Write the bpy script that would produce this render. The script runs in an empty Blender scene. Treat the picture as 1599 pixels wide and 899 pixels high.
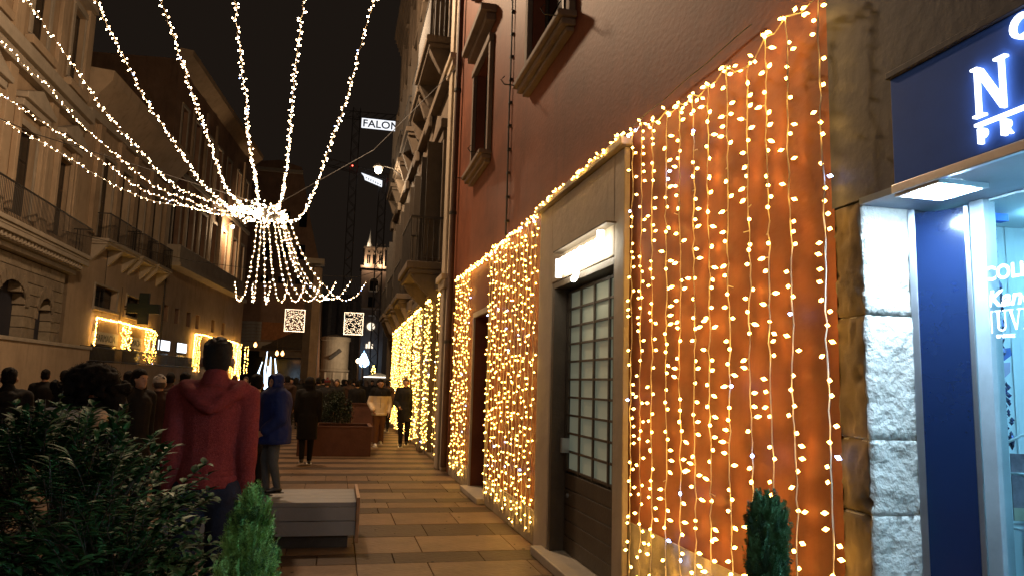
import bpy, bmesh, math, random
from mathutils import Vector, Matrix, noise
import numpy as np
random.seed(7)
S = bpy.context.scene
COL = S.collection
PI = math.pi
# ---------------------------------------------------------------- camera
CAM_H = 1.65
cam = bpy.data.objects.new('camera', bpy.data.cameras.new('camera'))
COL.objects.link(cam)
psi, th, rho = 0.2290148, 0.1306658, 0.028
F = Vector((math.sin(psi)*math.cos(th), math.cos(psi)*math.cos(th), math.sin(th)))
R0 = Vector((math.cos(psi), -math.sin(psi), 0)); U0 = R0.cross(F)
Rv = math.cos(rho)*R0 + math.sin(rho)*U0; Uv = -math.sin(rho)*R0 + math.cos(rho)*U0
m = Matrix((Rv, Uv, -F)).transposed().to_4x4()
m.translation = (0, 0, CAM_H)
cam.matrix_world = m
cam.data.sensor_width = 36; cam.data.lens = 1150/1599*36
cam.data.clip_start = .05; cam.data.clip_end = 2000
S.camera = cam
# ---------------------------------------------------------------- world and render look
W = bpy.data.worlds.new('World'); S.world = W; W.use_nodes = True
nt = W.node_tree; bgn = nt.nodes['Background']
bgn.inputs[0].default_value = (.0108, .0076, .0056, 1); bgn.inputs[1].default_value = 1.0
S.view_settings.view_transform = 'Standard'; S.view_settings.look = 'None'
S.view_settings.exposure = 0; S.view_settings.gamma = 1
S.cycles.max_bounces = 6; S.cycles.diffuse_bounces = 3; S.cycles.glossy_bounces = 3
S.cycles.transmission_bounces = 6; S.cycles.sample_clamp_indirect = 4
S.cycles.use_light_tree = True; S.cycles.caustics_reflective = False; S.cycles.caustics_refractive = False
S.cycles.use_denoising = True
def lamp(name, loc, power, color, r=.1):
    l = bpy.data.lights.new(name, 'POINT'); l.energy = power; l.color = color; l.shadow_soft_size = r
    o = bpy.data.objects.new(name, l); COL.objects.link(o); o.location = loc; return o
# ---------------------------------------------------------------- materials
MATS = {}
def mat(name, col, rough=.6, nscale=3., var=.25, bump=.0, bscale=30., metal=0., coat=0., stretch=None, emit=None, estr=0., spec=.5, col2=None, sheen=0., stain=0.):
    if name in MATS: return MATS[name]
    M = bpy.data.materials.new(name); M.use_nodes = True; N = M.node_tree.nodes; L = M.node_tree.links
    b = N['Principled BSDF']
    b.inputs['Roughness'].default_value = rough; b.inputs['Metallic'].default_value = metal
    b.inputs['Coat Weight'].default_value = coat; b.inputs['Specular IOR Level'].default_value = spec
    b.inputs['Sheen Weight'].default_value = sheen
    tc = N.new('ShaderNodeTexCoord'); mp = N.new('ShaderNodeMapping')
    L.new(tc.outputs['Object'], mp.inputs[0])
    if stretch: mp.inputs['Scale'].default_value = stretch
    if emit:
        b.inputs['Base Color'].default_value = (*col, 1)
        b.inputs['Emission Color'].default_value = (*emit, 1); b.inputs['Emission Strength'].default_value = estr
    else:
        t = N.new('ShaderNodeTexNoise'); t.inputs['Scale'].default_value = nscale; t.inputs['Detail'].default_value = 6
        t.inputs['Roughness'].default_value = .65
        L.new(mp.outputs[0], t.inputs['Vector'])
        r = N.new('ShaderNodeValToRGB'); r.color_ramp.elements[0].position = .3; r.color_ramp.elements[1].position = .7
        c2 = col2 if col2 else tuple(c*(1+var) for c in col)
        r.color_ramp.elements[0].color = (*[c*(1-var) for c in col], 1); r.color_ramp.elements[1].color = (*c2, 1)
        L.new(t.outputs[0], r.inputs[0]); L.new(r.outputs[0], b.inputs['Base Color'])
        if stain:      # run-off stains and patched areas
            m3 = N.new('ShaderNodeMapping'); m3.inputs['Scale'].default_value = (1.6, 1.6, .22); L.new(tc.outputs['Object'], m3.inputs[0])
            t3 = N.new('ShaderNodeTexNoise'); t3.inputs['Scale'].default_value = 2.1; t3.inputs['Detail'].default_value = 8; t3.inputs['Roughness'].default_value = .7; L.new(m3.outputs[0], t3.inputs['Vector'])
            r3 = N.new('ShaderNodeValToRGB'); r3.color_ramp.elements[0].position = .52; r3.color_ramp.elements[1].position = .72; r3.color_ramp.elements[0].color = (0, 0, 0, 1); r3.color_ramp.elements[1].color = (stain,)*3+(1,)
            mx = N.new('ShaderNodeMix'); mx.data_type = 'RGBA'; L.new(t3.outputs[0], r3.inputs[0]); L.new(r3.outputs[0], mx.inputs[0]); L.new(r.outputs[0], mx.inputs[6])
            mx.inputs[7].default_value = (*[c*.35+.01 for c in col], 1); L.new(mx.outputs[2], b.inputs['Base Color'])
    if bump:
        t2 = N.new('ShaderNodeTexNoise'); t2.inputs['Scale'].default_value = bscale; t2.inputs['Detail'].default_value = 5
        L.new(mp.outputs[0], t2.inputs['Vector'])
        bp = N.new('ShaderNodeBump'); bp.inputs['Strength'].default_value = bump; bp.inputs['Distance'].default_value = .02
        L.new(t2.outputs[0], bp.inputs['Height']); L.new(bp.outputs[0], b.inputs['Normal'])
    MATS[name] = M; return M
red_plaster = mat('red_plaster', (.215, .072, .037), .58, .9, .32, .14, 26., stretch=(.6, .6, 1), spec=.14, stain=.45)
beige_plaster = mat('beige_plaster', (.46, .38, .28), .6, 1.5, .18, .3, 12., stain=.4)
red_trim = mat('dim_trim_stone', (.17, .12, .085), .75, 2., .2, .35, 16.)
old_stone = mat('old_stone', (.30, .25, .19), .85, 2., .3, .7, 14.)
facade_tan = mat('facade_tan', (.42, .305, .195), .8, .8, .22, .4, 6., stain=.5)
facade_pale = mat('facade_pale', (.48, .36, .24), .8, .7, .18, .4, 6., stain=.5)
facade_brown = mat('facade_brown', (.30, .18, .115), .8, .8, .25, .4, 6., stain=.5)
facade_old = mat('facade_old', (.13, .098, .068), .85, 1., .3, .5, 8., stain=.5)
trim_stone = mat('trim_stone', (.42, .36, .28), .7, 2., .18, .35, 16.)
rough_stone = mat('rough_stone', (.50, .46, .40), .9, 5., .3, 1., 30., col2=(.62, .60, .55))
dark_wall = mat('dark_grey_plaster', (.030, .032, .048), .6, 2., .2, .15, 14.)
dark_wood = mat('dark_wood', (.045, .03, .02), .6, 4., .3, .2, 30., stretch=(1, 1, .2))
shutter_brown = mat('shutter_brown', (.06, .045, .03), .6, 3., .25)
glass_dark = mat('night_glass', (.008, .008, .009), .12, 1., .3)
iron = mat('dark_iron', (.03, .026, .022), .55, 9., .3, .2, 40.)
bronze_paint = mat('bronze_paint', (.075, .058, .04), .5, 4., .25, .2, 40.)
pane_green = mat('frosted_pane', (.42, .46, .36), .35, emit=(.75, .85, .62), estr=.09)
wire_white = mat('cream_wire', (.75, .66, .5), .5, 8., .1)
wire_dark = mat('dark_cable', (.04, .035, .03), .6, 8., .2)
steel = mat('brushed_steel', (.6, .63, .68), .28, 8., .08, metal=.9)
paver = [mat('paver_light', (.150, .092, .052), .58, 2.5, .3, .35, 18., stain=.35, spec=.22), mat('paver_light_warm', (.132, .080, .045), .6, 2.2, .3, .35, 18., stain=.35, spec=.22),
         mat('paver_light_grey', (.142, .090, .055), .54, 2.7, .3, .35, 18., stain=.35, spec=.22)]
paver_dark = [mat('paver_dark', (.044, .026, .015), .6, 2.5, .25, .35, 18., spec=.2), mat('paver_dark_worn', (.050, .030, .018), .58, 2.2, .25, .35, 18., spec=.2)]
mortar = mat('mortar', (.06, .043, .03), .9, 4., .3, .3, 30.)
b_ = MATS['frosted_pane'].node_tree.nodes['Principled BSDF']
def emis(name, col, s): return mat(name, (0, 0, 0), .5, emit=col, estr=s)
glow_warm = emis('warm_led_glow', (1, .51, .085), 36.)
glow_cold = emis('cold_led_glow', (.35, .5, 1), 26.)
glow_star = emis('warm_white_led_glow', (1, .66, .36), 45.)
glow_panel = emis('panel_led_glow', (1, .72, .45), 9.)
glow_white = emis('white_sign_glow', (1, .9, .70), 13.)
# ---------------------------------------------------------------- helpers
def tag(o, label=None, cat=None, group=None, kind=None):
    if label: o['label'] = label
    if cat: o['category'] = cat
    if group: o['group'] = group
    if kind: o['kind'] = kind
    return o
def empty(name, loc=(0, 0, 0), rz=0., label=None, cat=None, group=None, kind=None, parent=None):
    o = bpy.data.objects.new(name, None); COL.objects.link(o); o.location = loc; o.rotation_euler = (0, 0, rz)
    o.empty_display_size = .1
    if parent: o.parent = parent
    return tag(o, label, cat, group, kind)
def link(name, me, parent=None, **k):
    o = bpy.data.objects.new(name, me); COL.objects.link(o)
    if parent: o.parent = parent
    return tag(o, **k)
class MB:
    def __init__(s): s.v = []; s.f = []; s.mi = []; s.cur = 0
    def add(s, vs, fs):
        n = len(s.v); s.v += [tuple(v) for v in vs]; s.f += [tuple(i+n for i in f) for f in fs]; s.mi += [s.cur]*len(fs)
        return s
    def box(s, x0, x1, y0, y1, z0, z1):
        if x0 > x1: x0, x1 = x1, x0
        if y0 > y1: y0, y1 = y1, y0
        if z0 > z1: z0, z1 = z1, z0
        return s.add([(x0,y0,z0),(x1,y0,z0),(x1,y1,z0),(x0,y1,z0),(x0,y0,z1),(x1,y0,z1),(x1,y1,z1),(x0,y1,z1)],
              [(0,3,2,1),(4,5,6,7),(0,1,5,4),(1,2,6,5),(2,3,7,6),(3,0,4,7)])
    def tube(s, pts, r, n=6, r1=None, cap=True):
        pts = [Vector(p) for p in pts]; k = len(pts); vs = []
        up = Vector((0, 0, 1))
        for i, p in enumerate(pts):
            t = (pts[min(i+1, k-1)] - pts[max(i-1, 0)]).normalized()
            a = t.cross(up)
            if a.length < .05: a = t.cross(Vector((0, 1, 0)))
            a.normalize(); b = t.cross(a)
            rr = r if r1 is None else r + (r1-r)*i/(k-1)
            for j in range(n):
                an = 2*PI*j/n; vs.append(p + (a*math.cos(an)+b*math.sin(an))*rr)
        fs = []
        for i in range(k-1):
            for j in range(n): fs.append((i*n+j, i*n+(j+1) % n, (i+1)*n+(j+1) % n, (i+1)*n+j))
        if cap: fs += [tuple(range(n-1, -1, -1)), tuple((k-1)*n+j for j in range(n))]
        return s.add(vs, fs)
    def lathe(s, c, prof, n=12):
        vs = []; fs = []
        for r, z in prof:
            for j in range(n): vs.append((c[0]+r*math.cos(2*PI*j/n), c[1]+r*math.sin(2*PI*j/n), c[2]+z))
        for i in range(len(prof)-1):
            for j in range(n): fs.append((i*n+j, i*n+(j+1) % n, (i+1)*n+(j+1) % n, (i+1)*n+j))
        fs += [tuple(range(n-1, -1, -1)), tuple((len(prof)-1)*n+j for j in range(n))]
        return s.add(vs, fs)
    def octa(s, c, d, r, l):
        d = Vector(d).normalized(); a = d.cross(Vector((.3, .2, 1))).normalized(); b = d.cross(a); c = Vector(c)
        return s.add([c-d*l, c+d*l, c+a*r, c+b*r, c-a*r, c-b*r], [(0,3,2),(0,4,3),(0,5,4),(0,2,5),(1,2,3),(1,3,4),(1,4,5),(1,5,2)])
    def prism(s, poly, y0, y1):          # poly in x,z extruded over y
        n = len(poly)
        vs = [(x, y0, z) for x, z in poly]+[(x, y1, z) for x, z in poly]
        return s.add(vs, [tuple(range(n)), tuple(range(2*n-1, n-1, -1))]+[(i, i+n, (i+1) % n+n, (i+1) % n) for i in range(n)])
    def mesh(s, name, mats, smooth=False):
        me = bpy.data.meshes.new(name); me.from_pydata(s.v, [], s.f)
        for mm in (mats if isinstance(mats, (list, tuple)) else [mats]): me.materials.append(mm)
        if any(s.mi): me.polygons.foreach_set('material_index', s.mi)
        if smooth: me.polygons.foreach_set('use_smooth', [True]*len(s.f))
        me.update(); return me
    def build(s, name, mats, parent=None, smooth=False, bevel=0., **k):
        me = s.mesh(name, mats, smooth)
        bm = bmesh.new(); bm.from_mesh(me)
        bmesh.ops.recalc_face_normals(bm, faces=bm.faces); bm.to_mesh(me); bm.free()
        o = link(name, me, parent, **k)
        if bevel:
            md = o.modifiers.new('b', 'BEVEL'); md.width = bevel; md.segments = 2; md.limit_method = 'ANGLE'
        return o
def holed(mb, u0, u1, z0, z1, holes, y=0., t=.25):
    """wall front at y (street side is -y) with rectangular openings and reveals of depth t"""
    us = sorted({u0, u1, *[c for h in holes for c in h[:2]]}); zs = sorted({z0, z1, *[c for h in holes for c in h[2:4]]})
    us = [u for u in us if u0 <= u <= u1]; zs = [z for z in zs if z0 <= z <= z1]
    for i in range(len(us)-1):
        for j in range(len(zs)-1):
            a, b, c, d = us[i], us[i+1], zs[j], zs[j+1]; mu = (a+b)/2; mz = (c+d)/2
            if any(h[0] < mu < h[1] and h[2] < mz < h[3] for h in holes): continue
            mb.add([(a, y, c), (b, y, c), (b, y, d), (a, y, d)], [(0, 1, 2, 3)])
    for a, b, c, d in [h[:4] for h in holes]:
        mb.add([(a,y,c),(b,y,c),(b,y,d),(a,y,d),(a,y+t,c),(b,y+t,c),(b,y+t,d),(a,y+t,d)], [(0,1,5,4),(1,2,6,5),(2,3,7,6),(3,0,4,7)])
def shell(mb, u0, u1, z0, z1, depth, y=0.):
    mb.add([(u0,y,z0),(u1,y,z0),(u1,y+depth,z0),(u0,y+depth,z0),(u0,y,z1),(u1,y,z1),(u1,y+depth,z1),(u0,y+depth,z1)],
           [(4,5,6,7),(1,2,6,5),(2,3,7,6),(3,0,4,7)])
def window(root, a, b, c, d, y=.16, nx=2, nz=2, fm=None, gm=None, sill=True, surround=0., sm=None, lbl=None):
    fm = fm or shutter_brown; gm = gm or glass_dark; f = .06
    mb = MB(); mb.box(a+.002, a+f, y, y+.06, c+.002, d-.002).box(b-f, b-.002, y, y+.06, c+.002, d-.002)
    mb.box(a+f, b-f, y, y+.06, c+.002, c+f).box(a+f, b-f, y, y+.06, d-f, d-.002)
    for i in range(1, nx):
        x = a+(b-a)*i/nx; mb.box(x-.03, x+.03, y-.01, y+.055, c+f, d-f)
    w = mb.build('window', fm, root)
    if lbl: w['label'] = lbl
    pm = None
    for i in range(nx):
        for j in range(nz):
            x0 = a+f+(b-a-2*f)*i/nx; x1 = a+f+(b-a-2*f)*(i+1)/nx; q0 = c+f+(d-c-2*f)*j/nz; q1 = c+f+(d-c-2*f)*(j+1)/nz
            if pm is None:
                pm = MB().box(-(x1-x0)/2+.01, (x1-x0)/2-.01, 0, .02, -(q1-q0)/2+.012, (q1-q0)/2-.012).mesh('pane', gm)
            p = link('pane', pm, w); p.location = ((x0+x1)/2, y+.02, (q0+q1)/2)
    if sill: MB().box(a-.15, b+.15, -.16, -.002, c-.14, c-.002).build('sill', sm or trim_stone, w, bevel=.015)
    if surround:
        s_ = surround; q = MB(); q.box(a-s_, a-.003, -.07, -.003, c, d).box(b+.003, b+s_, -.07, -.003, c, d).box(a-s_, b+s_, -.09, -.003, d+.003, d+s_)
        q.build('surround', sm or trim_stone, w, bevel=.01)
    return w
def text_mesh(name, s, size, m, parent=None, loc=(0, 0, 0), rot=(PI/2, 0, 0), depth=.006, shear=0., bold=0., space=1., width=1.):
    c = bpy.data.curves.new(name, 'FONT'); c.body = s; c.size = size; c.extrude = depth; c.shear = shear; c.offset = bold; c.space_character = space
    c.resolution_u = 4
    o = bpy.data.objects.new(name, c); COL.objects.link(o)
    me = bpy.data.meshes.new_from_object(o.evaluated_get(bpy.context.evaluated_depsgraph_get()))
    bpy.data.objects.remove(o); me.name = name; me.materials.clear(); me.materials.append(m)
    q = link(name, me, parent); q.location = loc; q.rotation_euler = rot; q.scale = (width, 1, 1); return q
def sweep(a, b, n): return [a+(b-a)*i/(n-1) for i in range(n)]
# ================================================================ lights of the place, and two added lamps
lamp('street_lamp_light', (1.02, 25.6, 8.75), 220, (1, .74, .48), .12)
lamp('wall_lamp_light', (-8.35, 58.6, 12.7), 700, (1, .66, .36), .1)
lamp('added_near_lamp_light', (-1.7, -5.0, 5.2), 330, (1, .86, .74), .3)  # added lamp, unseen behind the viewer, to light the jacket and shrubs
# added lamp unseen above the view brightens the left facades; then the globe lamps
lamp('added_high_lamp_light', (-2.0, 17.2, 12.4), 3700, (1, .68, .42), .4)
lamp('square_lamp_light', (2.4, 90, 4.4), 900, (1, .72, .45), .2)
# ================================================================ ground
gr = MB(); gr.add([(-700,-300,-.03),(700,-300,-.03),(700,1500,-.03),(-700,1500,-.03)], [(0,1,2,3)])
ground = gr.build('ground', mortar, kind='structure')
pav = empty('pavement', kind='structure')
rows = []; y = 2.6; k = 0
seq = [(.45, 1), (.72, 0), (.34, 0)]
cuts = [3.0, 3.55, 4.6, 5.1, 6.15, 6.6, 7.09, 7.51, 8.28, 8.95, 9.73, 10.13, 10.56, 10.9]
# dark rows at: 7.09-7.51, 8.28-8.95, 9.73-10.13, 10.56-10.9
pat = [(2.6,3.2,0),(3.2,3.7,1),(3.7,4.25,0),(4.25,4.8,0),(4.8,5.25,1),(5.25,5.75,0),(5.75,6.1,0),(6.1,6.5,1),(6.5,7.09,0),(7.09,7.51,1),(7.51,8.28,0),(8.28,8.95,1),(8.95,9.73,0),(9.73,10.13,1),(10.13,10.56,0),(10.56,10.9,1)]
y = 10.9; d = 0
while y < 29:
    h_ = [.62, .38][d]*random.uniform(.92, 1.1); pat.append((y, y+h_, d)); y += h_; d = 1-d
slabmesh = {}
def slab(x0, x1, y0, y1, dark, par=pav):
    w = round(x1-x0, 2); hh = round(y1-y0, 2); ms = random.choice(paver_dark if dark else paver)
    key = (w, hh, ms.name)
    if key not in slabmesh:
        g = .0025; b = .004
        mb = MB(); a, c = w/2-g, hh/2-g
        mb.add([(-a,-c,-.03),(a,-c,-.03),(a,c,-.03),(-a,c,-.03),(-a,-c,.0),(a,-c,.0),(a,c,.0),(-a,c,.0),(-a+b,-c+b,.006),(a-b,-c+b,.006),(a-b,c-b,.006),(-a+b,c-b,.006)],
               [(0,1,5,4),(1,2,6,5),(2,3,7,6),(3,0,4,7),(4,5,9,8),(5,6,10,9),(6,7,11,10),(7,4,8,11),(8,9,10,11)])
        slabmesh[key] = mb.mesh('paving_slab', ms)
    o = link('paving_slab', slabmesh[key], par); o.location = ((x0+x1)/2, (y0+y1)/2, -.008+random.uniform(-.0015, .0015))
    o.rotation_euler = (random.uniform(-.002, .002), random.uniform(-.002, .002), 0)
for i, (y0, y1, dk) in enumerate(pat):
    if y0 > 13.3: break
    x = .27
    off = random.choice([.35, .5, .65, .8])
    first = True
    while x < 2.12:
        w = off if first else random.choice([.75, .85, .95]); first = False
        x1 = min(x+w, 2.12)
        if 2.12-x1 < .2: x1 = 2.12
        slab(x, x1, y0, y1, dk); x = x1
    x = .27; first = True
    while x > -3.3:
        w = off if first else random.choice([.75, .85, .95]); first = False
        slab(x-w, x, y0, y1, dk); x -= w
far = MB(); fard = MB()
for (y0, y1, dk) in pat + [(29+i*1.0, 29+i*1.0+[.62, .38][i % 2], i % 2) for i in range(90)]:
    if y0 < 13.3 and y0 > 0:
        (fard if dk else far).box(-10.4, -3.9, y0+.006, y1-.006, -.03, -.004); continue
    (fard if dk else far).box(-10.4, 2.12, y0+.006, y1-.006, -.03, -.004)
for j in range(6):   # slabs behind and under the viewer
    (fard if j % 2 else far).box(-10.4, 2.12, 2.59-.6*(j+1), 2.59-.6*j-.012, -.03, -.004)
far.build('light_paving', paver[0], pav, kind='stuff'); fard.build('dark_paving', paver_dark[0], pav, kind='stuff')
gm_ = MB(); random.seed(4)
for i in range(90):
    x, y = random.uniform(-2.5, 2.0), random.uniform(3.2, 14); r = random.uniform(.008, .02)
    gm_.lathe((x, y, 0), [(r, -.002), (r*.8, .0015), (r*.2, .002)], 7)
gm_.build('gum_spots', mat('old_gum', (.03, .024, .02), .7), pav, kind='stuff')
far2 = MB().box(-40, 30, 80, 128, -.03, -.002).build('square_paving', paver[1], pav)

# ================================================================ red building on the right (u = -Y, y = X - 2.12)
RX = 2.12
red = empty('red_building', (RX, 0, 0), -PI/2, 'tall red plastered building hung with warm light curtains on its ground floor', 'building')
def U(y): return -y
mb = MB()
holes = [(-8.35, -6.75, 5.35, 7.5), (-12.2, -10.9, 5.22, 7.0), (-7.05, -5.42, 0.0, 2.62), (-11.6, -10.4, 0., 2.7),
         (-12.2, -10.9, 8.6, 10.9), (-8.35, -6.75, 9.0, 11.4)]
holed(mb, -14.15, -2.80, 0, 13.0, holes, 0, .22)
mb.add([(-14.15, 0, 0), (-14.15, 9, 0), (-14.15, 9, 13), (-14.15, 0, 13)], [(0,1,2,3)])
mb.box(-14.15, -2.80, .4, 9, 12.9, 13.0)
mb.build('wall', red_plaster, red)
MB().box(-14.15, -2.70, -.35, .1, 13.0, 13.4).build('cornice', trim_stone, red, bevel=.03)
for (a, b, c, d) in [holes[0], holes[1], holes[4], holes[5]]:
    w = window(red, a, b, c, d, .15, 2, 3, surround=.13, sill=False, sm=red_trim)
    s = MB(); s.box(a-.18, b+.18, -.20, -.002, c-.07, c-.002).box(a-.14, b+.14, -.15, -.002, c-.14, c-.072).box(a-.1, b+.1, -.09, -.002, c-.19, c-.142)
    s.build('sill', red_trim, w, bevel=.012)
    h = MB(); h.box(a-.2, b+.2, -.16, -.002, d+.30, d+.42).box(a-.26, b+.26, -.26, -.002, d+.422, d+.54)
    h.build('hood_moulding', red_trim, w, bevel=.012)
    for sx in (a-.1, b+.1):   # small iron shutter hook beside each sill
        MB().tube([(sx, 0, c-.05), (sx, -.32, c-.05), (sx, -.36, c+.0), (sx, -.32, c+.05)], .008).build('shutter_hook', iron, w)
MB().box(-5.165, -2.82, -.012, -.001, 0, .70).build('plinth', old_stone, red, bevel=.01)
MB().box(-10.35, -7.62, -.03, -.001, 0, .35).build('plinth', old_stone, red, bevel=.01)
MB().box(-13.75, -11.68, -.03, -.001, 0, .35).build('plinth', old_stone, red, bevel=.01)
# doorway surround, pale grey, from Y 5.17 to 7.6
q = MB(); q.box(-7.60, -7.12, -.05, -.001, 0, 3.50).box(-5.38, -5.17, -.05, -.001, 0, 3.50).box(-7.12, -5.38, -.05, -.001, 2.68, 3.50)
q.build('doorway_surround', beige_plaster, red, bevel=.01)
MB().box(-7.66, -5.12, -.10, -.001, 3.501, 3.57).build('doorway_moulding', beige_plaster, red, bevel=.01)
q = MB(); q.box(-7.115, -7.045, -.04, .21, 0, 2.675).box(-5.41, -5.383, -.04, .21, 0, 2.675).box(-7.045, -5.41, -.04, .21, 2.615, 2.675)
q.build('door_jamb', bronze_paint, red, bevel=.004)
MB().box(-7.3, -5.2, -.16, .2, 0, .085).build('door_step', trim_stone, red, bevel=.01)
door = MB().box(-7.055, -5.405, .134, .2, .085, 2.612).build('door', mat('door_back', (.10, .09, .07), .6), red)
door['label'] = 'shuttered shop door with a grille of square panes above a solid panel'
cols = [-7.04, -6.98, -6.62, -6.24, -5.86, -5.48]
for c_ in cols[1:]: MB().box(c_-.014, c_+.014, .094, .112, .84, 2.60).build('grille_bar', bronze_paint, door)
MB().box(-7.045, -7.01, .09, .12, .84, 2.6).build('grille_bar', bronze_paint, door)
zs = [.86+i*.172 for i in range(11)]
for z_ in zs: MB().box(-7.04, -5.41, (.098), .118, z_-.010, z_+.010).build('grille_bar', bronze_paint, door)
for i in range(5):
    x0 = cols[i+1] if i < 4 else -5.48; x1 = cols[i+2] if i < 4 else -5.41
    x0 = [-6.98, -6.62, -6.24, -5.86, -5.48][i]; x1 = [-6.62, -6.24, -5.86, -5.48, -5.40][i]
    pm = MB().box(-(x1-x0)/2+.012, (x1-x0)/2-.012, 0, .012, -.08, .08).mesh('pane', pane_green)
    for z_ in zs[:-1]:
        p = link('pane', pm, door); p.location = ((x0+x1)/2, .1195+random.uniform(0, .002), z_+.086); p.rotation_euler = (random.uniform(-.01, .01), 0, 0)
MB().box(-6.94, -6.90, .02, .10, 1.02, 1.16).build('handle', steel, door, bevel=.004); MB().tube([(-6.92, .1, .62), (-6.92, .085, .62)], .022, 10).build('lock', steel, door)
for i in range(5):
    MB().box(-7.045, -5.41, .10, .133, .095+i*.147, .095+(i+1)*.147-.008).build('louvre_slat', bronze_paint, door, bevel=.004)
# dark doorway at Y 10.4-11.6
MB().box(-11.6, -10.4, .2, .24, 0, 2.7).build('dark_door', bronze_paint, red)
MB().box(-11.68, -11.602, -.03, .2, 0, 2.78).box(-10.398, -10.36, -.03, .2, 0, 2.78).box(-11.6, -10.4, -.03, .2, 2.702, 2.78).build('door_frame', beige_plaster, red)
MB().box(-11.7, -10.3, -.14, .2, 0, .08).build('door_step', trim_stone, red, bevel=.01)
MB().tube([(-9.42+math.sin(i*.9)*.012, -.03, 3.62+i*.3) for i in range(32)], .013, 5).build('hanging_cable', wire_dark, red)
mb = MB()
for i in range(28): mb.box(-9.45, -9.39, -.045, -.001, 3.8+i*.33, 3.83+i*.33)
mb.build('cable_clips', iron, red)
MB().tube([(-13.95, -.09, .1), (-13.95, -.09, 12.9)], .055, 10).build('rain_pipe', mat('pipe_paint', (.09, .045, .03), .5), red)
for z_ in (2.4, 4.9, 7.4, 9.9): MB().tube([(-13.95, -.09, z_), (-13.95, -.09, z_+.06)], .072, 10).build('pipe_bracket', iron, red)
MB().tube([(-3.4-.1*i, -.03, 3.63+.004*math.sin(i)) for i in range(18)], .004, 4).build('telephone_wire', wire_dark, red)
# lit sign over the door: blown-out letters on a rail
sg = empty('lit_shop_sign', (RX-.12, 0, 0), -PI/2, 'glowing white shop name lettering on a thin rail above the grille door', 'sign')
MB().box(-6.78, -5.32, -.02, .066, 2.925, 2.94).build('mounting_rail', bronze_paint, sg)
random.seed(3)
u = -6.66
def ring(mb, cx, cz, r, t=.031, a0=0, a1=2*PI, n=14, y=0.):
    mb.tube([(cx+r*math.cos(a0+(a1-a0)*i/n), y, cz+r*1.05*math.sin(a0+(a1-a0)*i/n)) for i in range(n+1)], t, 6)
shapes = ['n', 'e', 's', 'o', 'g', 'o', 'n', 'e', 's', 'o', 'l']
for i, ch in enumerate(shapes):
    mb = MB(); cx = u+.06; cz = 2.765; r = .052
    if ch in 'nl': mb.tube([(cx-.045, 0, cz-.09), (cx-.045, 0, cz+(.08 if ch == 'n' else .13))], .031, 6)
    if ch == 'n': ring(mb, cx, cz+.01, .045, .028, PI, 0, 8); mb.tube([(cx+.045, 0, cz+.01), (cx+.045, 0, cz-.07)], .028, 6)
    if ch in 'oes': ring(mb, cx, cz, r, .031)
    if ch in 'es': mb.tube([(cx-.045, 0, cz), (cx+.045, 0, cz+.01)], .02, 6)
    if ch == 'g': ring(mb, cx, cz, r, .031); mb.tube([(cx+.045, 0, cz+.05), (cx+.045, 0, cz-.10), (cx, 0, cz-.16), (cx-.05, 0, cz-.17)], .028, 6)
    mb.build('letter', glow_white, sg); u += .115
# ================================================================ beige palazzo beyond (u = -Y)
pal = empty('beige_palazzo', (RX, 0, 0), -PI/2, 'old ornate palazzo with stone balconies beyond the red building', 'building')
holes = []
bays = [(-17.4, -16.1), (-20.3, -19.0), (-23.4, -22.1), (-26.6, -25.3), (-30.0, -28.7)]
for a, b in bays:
    holes += [(a, b, 0.05, 3.1), (a+.05, b-.05, 4.3, 7.1), (a+.05, b-.05, 9.4, 12.0), (a+.1, b-.1, 13.8, 15.6)]
mb = MB(); holed(mb, -32, -14.16, 0, 17.5, holes, 0, .3); shell(mb, -32, -14.16, 0, 17.5, 9)
mb.add([(-32, 0, 0), (-32, 9, 0), (-32, 9, 17.5), (-32, 0, 17.5)], [(0,1,2,3)])
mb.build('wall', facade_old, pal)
for a, b, c, d in holes:
    if c < 1: MB().box(a, b, .28, .32, c, d).build('shop_door', dark_wood, pal)
    else:
        w = window(pal, a, b, c, d, .2, 2, 3, surround=.2, sill=False, sm=facade_old)
        MB().prism([(a-.25, d+.45), (b+.25, d+.45), ((a+b)/2, d+.8)], -.14, -.003).build('pediment', facade_old, w)
        MB().box(a-.25, b+.25, -.16, -.003, d+.25, d+.448).build('lintel', facade_old, w, bevel=.02)
        if d < 13:
            for sx, aa in ((a, -1), (b, 1)):   # open shutters standing out from the wall
                s = MB().box(sx-.02, sx+.02, -.4, -.05, c+.1, d-.05)
                s.build('shutter', shutter_brown, w)
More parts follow.
